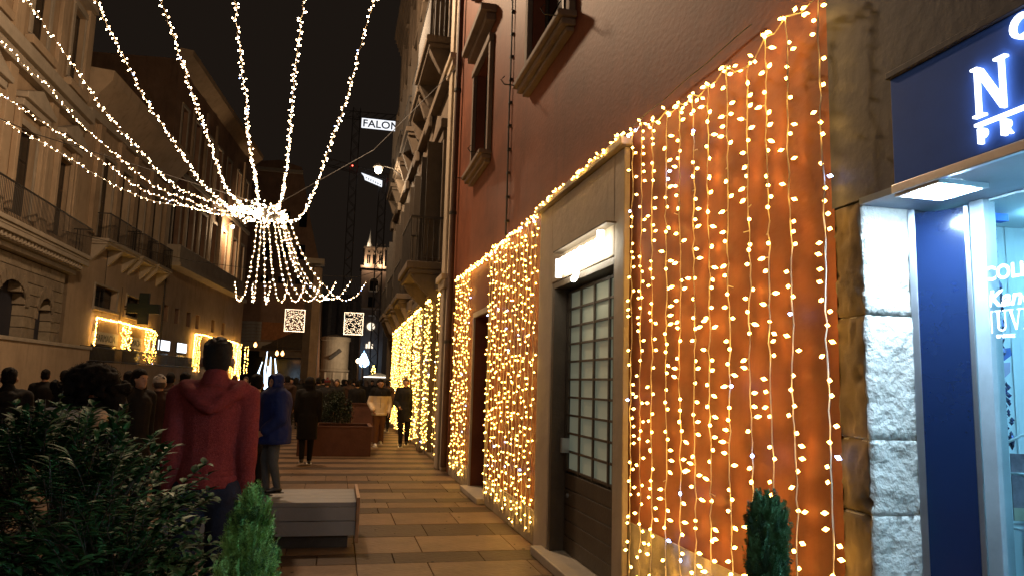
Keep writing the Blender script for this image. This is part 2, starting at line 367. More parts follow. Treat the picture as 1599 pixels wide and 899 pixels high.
        # pilaster strips with small capitals
def balcony(root, a, b, z, out, name='balcony', sm=None, rail_h=1.0, n=16, consoles=True):
    sm = sm or trim_stone
    bl = MB().box(a, b, -out, -.002, z-.16, z).box(a+.05, b-.05, -out+.07, -.002, z-.26, z-.162).build(name, sm, root, bevel=.02)
    mb = MB(); mb.box(a+.04, b-.04, -out+.05, -out+.09, z+rail_h-.05, z+rail_h)
    for e in (a+.06, b-.06): mb.box(e-.02, e+.02, -out+.09, -.01, z+rail_h-.05, z+rail_h-.003)
    k = max(3, int((b-a)/.12))
    for i in range(k+1):
        x = a+.06+(b-a-.12)*i/k; mb.tube([(x, -out+.07, z), (x, -out+.07, z+rail_h-.05)], .011, 4)
    kk = max(2, int(out/.12))
    for e in (a+.06, b-.06):
        for i in range(1, kk): mb.tube([(e, -out+.07+i*(out-.07)/kk, z), (e, -out+.07+i*(out-.07)/kk, z+rail_h-.05)], .011, 4)
    mb.build('railing', iron, bl)
    if consoles:
        for x in sweep(a+.25, b-.25, max(2, int((b-a)/1.6)+1)):
            MB().add([(x-.11, -out*.85, z-.262), (x+.11, -out*.85, z-.262), (x+.11, -.002, z-.262), (x-.11, -.002, z-.262), (x-.11, -out*.7, z-.45), (x+.11, -out*.7, z-.45), (x+.09, -.25, z-.75), (x-.09, -.25, z-.75), (x-.09, -.002, z-1.0), (x+.09, -.002, z-1.0)],
              [(0,1,2,3),(0,4,5,1),(4,7,6,5),(7,8,9,6),(0,3,8,7,4),(1,5,6,9,2)]).build('console', sm, bl)
    return bl
for i, (a, b) in enumerate(bays):
    if i % 2 == 0 or i > 2: balcony(pal, a-.5, b+.5, 4.22, .55 if i else .8, sm=facade_old)
    if i % 2 == 1 or i > 1: balcony(pal, a-.5, b+.5, 9.3, .5, sm=facade_old)
balcony(pal, -18.1, -15.5, 9.3, .6, sm=facade_old)
mb = MB(); mb.box(-14.95, -14.2, -.10, -.002, 0, 17.3).box(-14.85, -14.42, -.15, -.102, 0, 17.3)
mb.build('pilaster', beige_plaster, pal, bevel=.02)
for z_ in (3.66, 8.2, 12.9):
    MB().box(-15.05, -14.16, -.24, -.002, z_, z_+.12).box(-15.0, -14.18, -.19, -.002, z_-.16, z_).build('pilaster_band', beige_plaster, pal, bevel=.015)
for x in (-18.2, -21.2, -24.4, -27.6, -31.1):
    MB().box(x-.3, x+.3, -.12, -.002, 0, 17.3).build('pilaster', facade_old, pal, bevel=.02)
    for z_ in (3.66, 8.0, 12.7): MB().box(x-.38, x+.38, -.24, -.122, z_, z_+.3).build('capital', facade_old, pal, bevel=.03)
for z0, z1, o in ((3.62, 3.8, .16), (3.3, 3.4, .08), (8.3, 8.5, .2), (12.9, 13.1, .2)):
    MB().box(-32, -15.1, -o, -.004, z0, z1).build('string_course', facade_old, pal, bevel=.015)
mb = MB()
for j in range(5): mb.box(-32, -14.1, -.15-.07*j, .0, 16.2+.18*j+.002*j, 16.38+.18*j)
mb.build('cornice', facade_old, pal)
# farther dark palazzo on the right
fp = empty('dark_palazzo', (RX+3.2, 0, 0), -PI/2, 'unlit old palazzo closing the right side of the street far ahead', 'building')
mb = MB(); hs = []
for i in range(6):
    for z_ in (.3, 4.8, 9.4, 13.6): hs.append((-42.5-i*5-1.4, -42.5-i*5, z_, z_+2.5))
holed(mb, -72, -38.02, 0, 16.2, hs, .35, .3); shell(mb, -72, -38.02, 0, 16.2, 9, .35)
mb.build('wall', facade_old, fp)
for a, b, c, d in hs:
    w = window(fp, a, b, c, d, .55, 2, 2, sill=False)
MB().box(-72, -38.04, .0, .34, 15.6, 16.3).build('cornice', facade_old, fp)
for i in range(5): balcony(fp, -44.5-i*5, -42-i*5, 4.7, .3, sm=facade_old)
# street lamps
def wall_lamp(name, x, y, z, dx, lab, glow, arm=1.0):
    r = empty(name, (x, y, z), 0, lab, 'street lamp')
    MB().tube([(-dx*arm, 0, -.25), (-dx*arm*.5, 0, .15), (0, 0, .25)], .025, 6).build('arm', iron, r)
    MB().lathe((0, 0, 0), [(.03, .3), (.17, .2), (.19, .14), (.02, .139)], 14).build('lamp_shade', iron, r)
    MB().lathe((0, 0, 0), [(.02, .13), (.11, .12), (.13, .03), (.09, -.05), (.02, -.09)], 14).build('bulb', glow, r, smooth=True)
    return r
glow_lamp = emis('street_lamp_glow', (1, .78, .5), 30.)
wall_lamp('street_lamp', 1.02, 25.6, 8.95, -1, 'bright lantern high on the ornate palazzo front above its balconies', glow_lamp)
wall_lamp('street_lamp', -8.35, 58.6, 12.95, 1, 'small lantern lighting a window bay on the brown building at left', glow_lamp)
pp_ = wall_lamp('street_lamp', -1.7, -5.0, 5.45, -1, 'added lamp post, unseen behind the viewer, lighting the foreground', glow_lamp)  # fixture for the added near lamp, out of view
MB().tube([(1.0, 0, -5.45), (1.0, 0, .1)], .06, 8, r1=.04).build('post', iron, pp_)
cl = empty('street_lamp', (-2.0, 17.2, 12.65), 0, 'added lantern on a cable over the street, unseen above the view', 'street lamp')  # fixture for the added high lamp, out of view
MB().lathe((0, 0, 0), [(.03, .3), (.2, .2), (.24, .1), (.02, .099)], 14).build('lamp_shade', iron, cl)
MB().lathe((0, 0, 0), [(.02, .09), (.11, .08), (.13, .03), (.09, -.05), (.02, -.09)], 14).build('bulb', glow_lamp, cl, smooth=True)
MB().tube([(-9.0, 0, 2.4), (0, 0, .3), (4.1, 0, 1.2)], .01, 4).build('cable_line', wire_dark, cl)
# ================================================================ left building A: classical palace
LA = -11.
A = empty('classical_palace', (LA, 0, 0), PI/2, 'old stone palace with window pediments, iron balcony and arched ground storey', 'building')
holes = []
wx = [(20.0, 21.6), (23.6, 25.2), (27.3, 28.95), (31.0, 32.5)]
for a, b in wx: holes += [(a, b, 6.95, 10.0), (a+.15, b-.15, 13.2, 16.2)]
mb = MB(); holed(mb, 12, 33.1, 6.2, 19.5, holes, 0, .3); shell(mb, 12, 33.1, 0, 19.5, 12)
mb.build('wall', facade_tan, A)
for a, b, c, d in holes:
    w = window(A, a, b, c, d, .2, 2, 3, surround=.24, sill=c > 8)
    if c < 8:
        MB().box(a-.5, b+.5, -.42, -.003, d+.75, d+.95).box(a-.4, b+.4, -.28, -.003, d+.5, d+.748).build('lintel', trim_stone, w, bevel=.02)
        MB().prism([(a-.5, d+.952), (b+.5, d+.952), ((a+b)/2, d+1.45)], -.38, -.003).build('pediment', trim_stone, w)
        for sx in (a-.36, b+.12): MB().box(sx, sx+.24, -.2, -.003, c, d+.5).build('half_column', facade_pale, w, bevel=.03)
    else:
        MB().prism([(a-.45, d+.45), (b+.45, d+.45), (b+.3, d+.7), ((a+b)/2, d+.95), (a+.0-.3, d+.7)], -.35, -.003).build('pediment', trim_stone, w)
        MB().box(a-.45, b+.45, -.3, -.003, c-.45, c-.16).build('window_apron', facade_pale, w, bevel=.02)
for x in (22.6, 26.25, 29.95, 32.75):
    MB().box(x-.32, x+.32, -.16, -.002, 6.3, 19.2).build('pilaster', facade_pale, A, bevel=.02)
MB().box(12, 33.2, -.5, -.002, 12.0, 12.45).box(12, 33.15, -.32, -.002, 11.6, 11.998).build('string_course', trim_stone, A, bevel=.03)
MB().box(12, 33.4, -1.0, -.002, 19.2, 19.9).build('cornice', trim_stone, A)
# ground storey: arches in coursed stone blocks
MB().box(12, 33.05, .35, .5, 0, 6.2).build('ground_storey_backing', dark_wall, A)
arches = [(27.0, 29.4, 3.9, 4.75), (30.5, 32.0, 3.55, 4.45), (23.0, 25.4, 3.9, 4.75), (19.4, 21.4, 3.9, 4.75)]
def in_arch(u_, z_):
    for a, b, zs_, zt in arches:
        if a < u_ < b and z_ < zs_: return True
        if a < u_ < b and z_ < zs_+(zt-zs_)*math.sqrt(max(0, 1-((u_-(a+b)/2)/((b-a)/2))**2)): return True
    return False
z = 0.; r_ = 0
stones = [mat('palace_stone', (.33, .27, .19), .85, 3., .25, .6, 12.), mat('palace_stone_dark', (.28, .225, .16), .85, 3., .25, .6, 12.)]
while z < 5.55:
    x = 18.4+(.45 if r_ % 2 else 0)
    while x < 33.05:
        x1 = min(x+.9, 33.05)
        if 3.6 < z < 4.9 or z < 3.6:
            segs = [(x, x1)]
            for a, b, zs_, zt in arches:
                zz = z+.2
                if zz < zs_: lo, hi = a, b
                elif zz < zt:
                    hw = (b-a)/2*math.sqrt(max(0, 1-((zz-zs_)/(zt-zs_))**2)); lo, hi = (a+b)/2-hw, (a+b)/2+hw
                else: continue
                ns = []
                for s0, s1 in segs:
                    if s1 <= lo or s0 >= hi: ns.append((s0, s1)); continue
                    if s0 < lo: ns.append((s0, lo))
                    if s1 > hi: ns.append((hi, s1))
                segs = ns
        else: segs = [(x, x1)]
        for s0, s1 in segs:
            if s1-s0 > .12 and s1 > 24:
                MB().box(s0+.012, s1-.012, -.05-random.random()*.015, .349, z+.012, z+.388).build('stone_block', random.choice(stones), A, bevel=.015)
            elif s1-s0 > .12: MB().box(s0+.012, s1-.012, -.05, .349, z+.012, z+.388).build('stone_block', stones[0], A)
        x = x1
    z += .4; r_ += 1
for a, b, zs_, zt in arches[:3]:
    c = (a+b)/2; n = 9
    for i in range(n):
        t0 = PI*i/n+.03; t1 = PI*(i+1)/n-.03; ro, ri = 1.32, 1.0; rx = (b-a)/2; rz = zt-zs_
        poly = [(c+rx*math.cos(t)*k_, zs_+rz*math.sin(t)*(k_ if k_ == 1 else 1.5)) for t, k_ in ((t0, 1), (t1, 1), (t1, 1.25), (t0, 1.25))]
        MB().prism(poly, -.12, -.06).build('arch_stone', stones[1], A)
mb = MB(); mb.box(18, 33.3, -.35, -.002, 5.62, 5.8).box(18, 33.5, -.75, -.002, 6.0, 6.22).box(18, 33.4, -.5, -.002, 5.8+.002, 5.998)
mb.build('cornice', trim_stone, A, bevel=.02)
dm = MB().box(-.07, .07, -.16, 0, -.14, 0).mesh('dentil', trim_stone)
for i in range(50):
    o = link('dentil', dm, A); o.location = (18.3+i*.3, -.5, 5.98)
balcony(A, 18.2, 33.4, 6.42, .85, rail_h=1.15, consoles=False)
# ================================================================ left building B
import math as _m
aB = math.radians(4.1)
B = empty('cornice_building', (-11, 34.3, 0), PI/2-aB, 'pale building with a deep roof cornice and iron balconies above the pharmacy', 'building')
holes = []
bwin = [(1.7, 3.0), (3.9, 5.2), (6.3, 7.6), (8.9, 10.2)]
for a, b in bwin: holes += [(a, b, 7.75, 11.4)]
holes += [(2.15, 4.9, 4.65, 5.62), (6.2, 8.6, 4.6, 5.6)]
mb = MB(); holed(mb, -.6, 12.2, 0, 14.1, holes, 0, .35); shell(mb, -.6, 12.2, 0, 14.1, 12)
mb.add([(-.6, 0, 0), (-.6, 12, 0), (-.6, 12, 14.1), (-.6, 0, 14.1)], [(0,1,2,3)])
mb.build('wall', facade_pale, B)
for a, b, c, d in holes:
    window(B, a, b, c, d, .25, 2, 2 if c < 7 else 4, surround=.15 if c > 7 else .1, sill=c < 7)
for x in (.9, 3.45, 5.75, 8.25, 11.0): MB().box(x-.27, x+.27, -.2, -.002, 7.75, 12.6).build('pilaster', facade_tan, B, bevel=.02)
MB().box(-.6, 12.2, -.24, -.002, 12.6, 12.95).build('string_course', trim_stone, B, bevel=.02)
mb = MB(); mb.add([(-.7, 0, 12.96), (12.3, 0, 12.96), (12.3, -.95, 14.15), (-.7, -.95, 14.15), (12.3, -1.0, 14.6), (-.7, -1.0, 14.6), (12.3, 0, 14.7), (-.7, 0, 14.7)], [(0,1,2,3),(3,2,4,5),(5,4,6,7),(0,3,5,7),(1,6,4,2)])
mb.build('cornice', facade_pale, B)
for a, b in ((1.2, 5.5), (5.9, 8.1), (8.5, 10.9)): balcony(B, a, b, 7.6, .75, rail_h=1.15)
MB().tube([(12.0, -.1, .1), (12.0, -.1, 13.2)], .05, 8).build('rain_pipe', iron, B)
for x_, z_ in ((3.2, 4.4), (5.5, 3.0)): MB().tube([(x_, -.03, z_), (x_, -.03, z_+2.9)], .012, 5).build('wall_cable', wire_dark, B)
# ================================================================ left building C
aC = math.radians(5.7)
C_ = empty('brown_building', (-9.95, 49.3, 0), PI/2-aC, 'tall brown building with a stone box balcony and one lantern-lit window bay', 'building')
holes = []
cw = [(-2.2, -.9), (.6, 1.9), (3.5, 4.8), (6.2, 7.5), (9.0, 10.3), (12.3, 13.6), (15.3, 16.3)]
for a, b in cw: holes += [(a, b, 9.1, 12.6), (a+.1, b-.1, 14.5, 18.1)]
sm_w = [(-3.0, -1.6), (-.4, .5), (2.0, 3.0), (4.1, 5.0), (8.0, 9.0), (11.0, 12.0)]
for a, b in sm_w: holes.append((a, b, 4.85, 5.8))
mb = MB(); holed(mb, -3.4, 17.6, 0, 20.6, holes, 0, .35); shell(mb, -3.4, 17.6, 0, 20.6, 12)
mb.add([(-3.4, 0, 0), (-3.4, 12, 0), (-3.4, 12, 20.6), (-3.4, 0, 20.6)], [(0,1,2,3)])
mb.build('wall', facade_brown, C_)
mb = MB(); holed(mb, -3.4, 17.62, 0, 8.1, [(a, b, 4.85, 5.8) for a, b in sm_w], -.06, .058); mb.build('ground_storey_facing', facade_pale, C_)
for a, b, c, d in holes:
    window(C_, a, b, c, d, .25, 2, 2 if c < 7 else 3, surround=.2 if c > 7 else 0, sill=c > 13)
mb = MB(); mb.add([(-3.5, 0, 20.2), (17.8, 0, 20.2), (17.8, -.75, 20.85), (-3.5, -.75, 20.85), (17.8, -.8, 21.15), (-3.5, -.8, 21.15), (17.8, 0, 21.25), (-3.5, 0, 21.25)], [(0,1,2,3),(3,2,4,5),(5,4,6,7),(0,3,5,7),(1,6,4,2)])
mb.build('cornice', facade_tan, C_)
MB().box(-3.2, 13.4, -1.0, -.064, 8.0, 8.25).box(-3.1, 13.3, -.9, -.75, 8.252, 9.3).box(-3.1, -2.95, -.75, -.064, 8.252, 9.3).box(13.15, 13.3, -.75, -.064, 8.252, 9.3).build('stone_box_balcony', trim_stone, C_, bevel=.02)
MB().box(14.2, 17.62, -.3, -.064, 8.0, 8.3).build('string_course', trim_stone, C_)
for a, b in ((7.9, 8.5), (11.0, 11.6)): MB().box(a, b, -.25, -.003, 9.1, 13.6).build('pilaster', facade_pale, C_, bevel=.02)
for a, b in [(.0, .3), (2.9, 3.2), (5.4, 5.7), (14.3, 14.8)]: MB().box(a, b, -.12, -.003, 9.1, 19.5).build('pilaster', facade_tan, C_)
MB().box(-3.4, 17.6, -.15, -.003, 13.9, 14.2).build('string_course', trim_stone, C_, bevel=.02)
# low hoarding wall at the foot of the left side
hw = empty('low_wall', (-10.2, 0, 0), PI/2, 'long plain plastered wall along the left pavement under the palace arches', 'wall')
MB().box(8, 34.5, 0, .3, 0, 2.62).build('wall_panel', facade_pale, hw)
MB().box(8, 34.6, -.06, .34, 2.622, 2.75).build('coping', trim_stone, hw, bevel=.02)
hw2 = empty('low_wall', (-10.6, 34.6, 0), PI/2-aB, 'pale plastered wall with a dark railing below the pharmacy windows', 'wall')
MB().box(0, 27, 0, .25, 0, 2.15).build('wall_panel', facade_pale, hw2)
mb = MB(); mb.box(0, 27, -.02, .03, 2.78, 2.83).box(0, 27, -.02, .03, 2.2, 2.24)
for i in range(180): mb.box(i*.15, i*.15+.025, -.01, .02, 2.15, 2.8)
mb.build('railing', iron, hw2)
# pharmacy
ph = mat('sign_board', (.55, .5, .4), .5, 3., .1)
for (a, b), lab in (((2.3, 5.3), 'white board reading FARMACIA at the near pharmacy window'), ((6.3, 8.9), 'white board reading FARMACIA at the far pharmacy window, partly behind lights')):
    s = empty('pharmacy_sign', (-11, 34.3, 0), PI/2-aB, lab, 'sign', 'pharmacy name boards')
    MB().box(a, b, -.12, -.004, 3.0, 3.55).build('board', ph, s, bevel=.01)
    text_mesh('lettering', 'FARMACIA', .46, mat('sign_ink', (.02, .035, .02), .5), s, (a+.25, -.124, 3.12), (PI/2, 0, 0), .004, width=(b-a)/3.05*1.08)
    MB().box(a, b, -.03, -.004, 3.6, 4.15).build('blind', facade_tan, s)
    MB().box(a+.05, b-.05, -.05, -.004, 1.4, 2.95).build('shop_window', glass_dark, s)
cr = empty('pharmacy_cross', (-9.65, 40.3, 4.95), 0, 'unlit dark green pharmacy cross standing out from the pale building', 'sign')
w_ = .24; l_ = .78
cm = MB().prism([(-w_,-l_),(w_,-l_),(w_,-w_),(l_,-w_),(l_,w_),(w_,w_),(w_,l_),(-w_,l_),(-w_,w_),(-l_,w_),(-l_,-w_),(-w_,-w_)], -.12, .12)
cm.build('cross_case', mat('cross_green', (.003, .007, .005), .6), cr, bevel=.02)
MB().prism([(x*.9, z*.9) for x, z in [(-w_,-l_),(w_,-l_),(w_,-w_),(l_,-w_),(l_,w_),(w_,w_),(w_,l_),(-w_,l_),(-w_,w_),(-l_,w_),(-l_,-w_),(-w_,-w_)]], -.135, -.121).build('cross_face', mat('cross_face_green', (.005, .014, .008), .4), cr)
MB().box(-.9, -l_-.0, -.03, .03, -.1, -.04).box(-.9, -l_, -.03, .03, .04, .1).build('bracket', iron, cr)
scr = emis('screen_glow', (.82, .9, 1), 2.6)
for (a, b), lab in (((.0-3.15, -1.05), 'left of two glowing white window screens beside the pharmacy'), ((.35, 2.3), 'right of two glowing white window screens beside the pharmacy')):
    s = empty('lit_screen', (-9.95, 49.3, 0), PI/2-aC, lab, 'screen', 'glowing window screens')
    MB().box(a, b, -.14, -.064, 3.08, 3.72).build('case', iron, s)
    MB().box(a+.03, b-.03, -.15, -.141, 3.11, 3.69).build('display', scr, s)
    MB().box(a+.1, b-.1, -.1, -.064, 1.6, 2.95).build('window_below', glass_dark, s)
# ================================================================ far end of the street
sh = empty('shuttered_building', (0, 80, 0), 0, 'low block with a slatted white shutter and orange lit wall at the street end', 'building')
MB().box(-10.6, -3.0, 0, 12, 0, 11.5).build('wall', facade_brown, sh)
slm = mat('shutter_slats', (.36, .33, .28), .6)
sm_ = MB().box(-1.25, 1.25, -.1, -.004, -.17, .13).mesh('shutter_slat', slm)
for i in range(6):
    o = link('shutter_slat', sm_, sh); o.location = (-9.1, 0, 5.6+i*.34)
MB().box(-7.75, -4.3, -.1, -.004, 5.6, 7.4).build('orange_lit_wall_panel', mat('orange_lit_plaster', (.42, .17, .06), .8), sh)  # orange light falling on the wall, put into the panel's colour
MB().box(-10.4, -6.2, -.3, -.004, 4.7, 5.35).build('fascia_band', trim_stone, sh)
aw = MB(); aw.add([(-7.6, -.1, 5.0), (-3.0, -.1, 7.2), (-2.6, -4.5, 4.6), (-7.4, -4.5, 4.2), (-7.6, -.1, 4.9), (-3.0, -.1, 7.1), (-2.6, -4.5, 4.5), (-7.4, -4.5, 4.1)], [(0,1,2,3),(4,7,6,5),(0,4,5,1),(1,5,6,2),(2,6,7,3),(3,7,4,0)])
aw.build('awning', mat('awning_cloth', (.13, .10, .07), .8), sh)
MB().box(-7.4, -2.6, -4.6, -4.45, 3.7, 4.3).build('awning_valance', mat('awning_cloth', (.13, .10, .07)), sh)
MB().box(-10.2, -3.2, -.05, -.004, .2, 4.4).build('shop_window', glass_dark, sh)
tb = empty('dark_tall_building', (0, 92, 0), 0, 'dark unlit tall building with a sloping shoulder behind the shuttered block', 'building')
MB().prism([(-16, 0), (-2.0, 0), (-2.6, 15), (-4.2, 21), (-5.6, 27.5), (-8.2, 28.2), (-16, 27)], 0, 14).build('wall', facade_brown, tb)
for i in range(3):
    for j in range(3): MB().box(-9.5+i*2.0, -8.6+i*2.0, -.06, -.002, 12+j*4, 13.8+j*4).build('window', glass_dark, tb)
MB().box(-16.2, -5.4, -.5, -.002, 26.6, 27.0).build('cornice', trim_stone, tb)
pl = empty('tall_pier', (0, 75, 0), 0, 'tall square stone pier lit beige beside the hanging light panel', 'column')
MB().box(-3.45, -2.75, 0, 1.2, 0, 13).build('shaft', facade_old, pl, bevel=.03)
MB().box(-2.748, -1.95, -.35, 1.2, 0, 12.6).build('pilaster', facade_tan, pl, bevel=.03)
MB().box(-3.6, -1.8, -.5, 1.3, 13.0, 13.5).build('capital', trim_stone, pl)
fc = empty('grey_facade', (0, 118, 0), 0, 'dim grey facade with tall pilasters between the pier and the clock tower', 'building')
MB().box(-8, 3.2, 0, 6, 0, 15).build('wall', mat('grey_wall', (.09, .09, .11), .8), fc)
for x in (-1.8, .1, 1.9): MB().box(x, x+.5, -.4, -.004, 0, 14).build('pilaster', mat('grey_pilaster', (.16, .15, .16), .8), fc)
dr = empty('round_pavilion', (-.35, 96, 0), 0, 'pale round pavilion with a dark slanting plaque on its curved wall', 'building')
MB().lathe((0, 0, 0), [(1.75, 0), (1.75, 2.6), (1.9, 2.75), (1.9, 2.95), (1.72, 3.0), (1.72, 6.5), (1.9, 6.6), (1.85, 7.0), (.1, 7.4)], 28).build('wall', mat('pavilion_stone', (.30, .26, .20), .8, 1., .2), dr)
MB().prism([(-.75, 4.4), (-.45, 4.1), (.85, 5.2), (.6, 5.5)], -1.9, -1.72).build('plaque', iron, dr)
for a in (-1.2, -.6, 0, .6, 1.2): MB().box(1.76*math.sin(a)-.12, 1.76*math.sin(a)+.12, -1.76*math.cos(a)-.12, -1.76*math.cos(a)+.1, 0, 2.6).build('pilaster', trim_stone, dr)
# clock / bell tower
tw = empty('bell_tower', (5.45, 132, 0), 0, 'slender stone bell tower with a floodlit top storey far down the street', 'tower')
tws = mat('tower_stone', (.25, .20, .16), .85, .4, .25)
mb = MB(); mb.box(-2.15, 2.15, 0, 4.3, 0, 21.5)
mb.build('shaft', tws, tw)
MB().box(-2.4, 2.4, -.25, 4.55, 21.5, 21.9).build('string_course', trim_stone, tw); MB().box(-2.3, 2.3, -.12, 4.45, 14.2, 14.45).build('string_course', trim_stone, tw)
MB().box(-1.78, 1.78, .3, 3.9, 21.9, 25.1).build('belfry', trim_stone, tw)
for x in (-1.05, 0, 1.05):
    MB().box(x-.28, x-.04, .24, .298, 22.3, 23.9).box(x+.04, x+.28, .24, .298, 22.3, 23.9).build('belfry_opening', glass_dark, tw)
    MB().box(x-.12, x+.12, .24, .298, 24.3, 24.6).build('round_hole', glass_dark, tw)
for x in (-1.78, -.52, .53, 1.6): MB().box(x, x+.18, .12, .298, 21.9, 25.1).build('belfry_pilaster', trim_stone, tw)
MB().box(-2.0, 2.0, .1, 4.1, 25.1, 25.4).build('cornice', trim_stone, tw)
MB().lathe((-.9, 1.6, 25.4), [(.55, 0), (.5, .8), (.3, 1.3), (.12, 2.4), (.02, 3.4)], 10).build('spire', trim_stone, tw)
for x in (.3, 1.0, 1.7): MB().box(x-.06, x+.06, .2, .35, 25.4, 26.0).build('merlon', trim_stone, tw)
def ring_poly(mb, cx, cz, r0, r1, y0, y1, a0=0, a1=2*PI, n=18):
    for i in range(n):
        t0 = a0+(a1-a0)*i/n; t1 = a0+(a1-a0)*(i+1)/n
        mb.prism([(cx+r0*math.cos(t0), cz+r0*math.sin(t0)), (cx+r1*math.cos(t0), cz+r1*math.sin(t0)), (cx+r1*math.cos(t1), cz+r1*math.sin(t1)), (cx+r0*math.cos(t1), cz+r0*math.sin(t1))], y0, y1)
mb = MB(); ring_poly(mb, .1, 19.0, .75, .92, -.15, -.002, 0, PI, 12); mb.box(-.82, -.65, -.15, -.002, 17.4, 19.0).box(.85, 1.02, -.15, -.002, 17.4, 19.0)
mb.build('arch', trim_stone, tw)
MB().box(-.6, .82, -.03, -.002, 17.4, 19.2).build('window', glass_dark, tw)
MB().box(-.6, .9, -.25, -.031, 17.3, 17.5).box(.5, .7, -.2, -.031, 17.5, 18.4).build('bell_frame', mat('white_paint', (.7, .68, .6), .6), tw)
MB().box(-.75, .4, -.05, -.002, 14.6, 16.4).build('window', glass_dark, tw)
MB().box(-.6, .8, -.2, -.002, 13.0, 13.2).box(.55, .7, -.2, -.002, 12.4, 14.0).build('iron_bracket', mat('white_paint', (.7, .68, .6)), tw)
cgl = emis('clock_glow', (1, .84, .62), 1.6)
mb = MB(); mb.lathe((0, 0, 0), [(.02, 0), (.68, .0), (.68, .12), (.02, .121)], 24)
ck = mb.build('clock_face', cgl, tw); ck.location = (-.05, -.01, 11.2); ck.rotation_euler = (PI/2, 0, 0)
mb = MB()
for i in range(12):
    a = i*PI/6; mb.prism([(x+.5*math.cos(a), z+.5*math.sin(a)) for x, z in ((-.04, -.04), (.04, -.04), (.04, .04), (-.04, .04))], -.02, 0)
mb.box(-.02, .02, -.03, -.001, 0, .4).box(0, .28, -.03, -.001, -.02, .02)
h_ = mb.build('clock_hands', iron, ck); h_.rotation_euler = (-PI/2, 0, 0); h_.location = (0, 0, .14)
for i in range(3):
    MB().box(-.75+i*.45, -.42+i*.45, -.06, -.002, 7.35, 8.0+(.5 if i == 1 else .1)).build('lit_window', cgl, tw)
lamp('belfry_floodlight', (4.2, 131.3, 22.3), 260, (1, .62, .38), .1); lamp('belfry_floodlight', (6.8, 131.3, 22.3), 260, (1, .62, .38), .1)
lamp('spire_floodlight', (3.6, 132.3, 25.9), 180, (1, .86, .7), .1)
dp = empty('blue_light_drop', (4.35, 128, 0), 0, 'drop-shaped blue white light decoration at the foot of the tower', 'christmas light')
blue = emis('blue_led_glow', (.22, .48, 1), 5.); bluew = emis('ice_led_glow', (.5, .75, 1), 8.)
MB().lathe((0, 0, 0), [(.05, 6.75), (.18, 6.2), (.32, 5.6), (.78, 4.9), (.85, 4.5), (.6, 4.15), (.1, 4.0)], 14).build('light_body', blue, dp)
mb = MB()
for k in range(10):
    a = k*PI/5; mb.tube([(.2*math.cos(a), .2*math.sin(a), 6.3), (.86*math.cos(a), .86*math.sin(a), 4.9), (.9*math.cos(a), .9*math.sin(a), 4.5), (.3*math.cos(a), .3*math.sin(a), 4.0)], .05, 4)
mb.build('light_rib', bluew, dp)
MB().tube([(0, 0, 0), (0, 0, 4.05)], .07, 6).build('post', iron, dp)
xt = empty('lit_christmas_tree', (5.6, 118, 0), 0, 'tiny cone-shaped Christmas tree of gold lights beyond the crowd', 'christmas tree')
MB().lathe((0, 0, 0), [(.75, 1.3), (.5, 2.2), (.3, 3.0), (.12, 3.7), (.02, 4.1)], 12).build('foliage', mat('tree_green', (.02, .045, .02), .8), xt)
mb = MB()
for i in range(90):
    t = random.random(); a = random.random()*2*PI; r = .8*(1-t)+.05; mb.octa((r*math.cos(a), r*math.sin(a), 1.3+2.8*t), (0, 0, 1), .06, .06)
mb.build('lights', glow_warm, xt, kind='stuff'); MB().tube([(0, 0, 0), (0, 0, 1.4)], .1, 6).build('trunk', dark_wood, xt)
mk = empty('market_kiosk_roof', (5.4, 100, 0), 0, 'low kiosk roof edged in white light under the small gold tree', 'kiosk')
MB().prism([(-1.9, 2.2), (1.9, 2.2), (.3, 2.75), (-.3, 2.75)], 0, 2).build('roof', mat('white_paint', (.7, .68, .6)), mk)
MB().box(-1.8, 1.8, .1, 1.9, 0, 2.2).build('counter', dark_wood, mk)
MB().box(-1.9, 1.9, -.06, -.002, 2.15, 2.23).build('light_strip', emis('kiosk_strip', (1, .9, .75), 5.), mk)
for i, (x, y, h__) in enumerate([(2.4, 90, 5.2), (2.95, 90, 5.0)]):
    p = empty('globe_street_lamp', (x, y, 0), 0, ['left of a pair of twin-globe lamp posts beside the round pavilion', 'right of a pair of twin-globe lamp posts beside the round pavilion'][i], 'street lamp', 'lamp posts by the pavilion')
    MB().tube([(0, 0, 0), (0, 0, 3.7)], .06, 6).build('post', trim_stone, p); MB().lathe((0, 0, 3.7), [(.05, 0), (.24, .15), (.24, .4), (.05, .55)], 10).build('globe', emis('globe_glow', (1, .7, .4), 8.), p)
MB().tube([(2.3, 89, 0), (2.3, 89, 8)], .05, 6).build('flag_pole', trim_stone, label='thin pale flag pole standing beside the round pavilion', category=None) if False else None
fl = empty('flag_pole', (2.45, 88, 0), 0, 'thin pale pole standing just right of the round pavilion', 'pole'); MB().tube([(0, 0, 0), (0, 0, 8.2)], .06, 6).build('shaft', trim_stone, fl)
fo = empty('blue_light_fountain', (-5.1, 60, 0), 0, 'tall icy blue white light fountain beneath the awning', 'christmas light')
mb = MB()
for i, (dx, z0, z1) in enumerate([(-.75, 1.2, 2.9), (-.3, .8, 3.7), (.1, .6, 3.3), (.55, 1.0, 3.2), (-.1, .2, 2.6)]):
    mb.tube([(dx*.6, 0, z0), (dx, 0, (z0+z1)/2), (dx*.7, 0, z1)], .10, 6, r1=.03)
mb.build('light_jet', emis('ice_soft_glow', (.6, .8, 1), 5.), fo); MB().lathe((0, 0, 0), [(.6, 0), (.5, .3), (.1, .5)], 12).build('base', iron, fo)
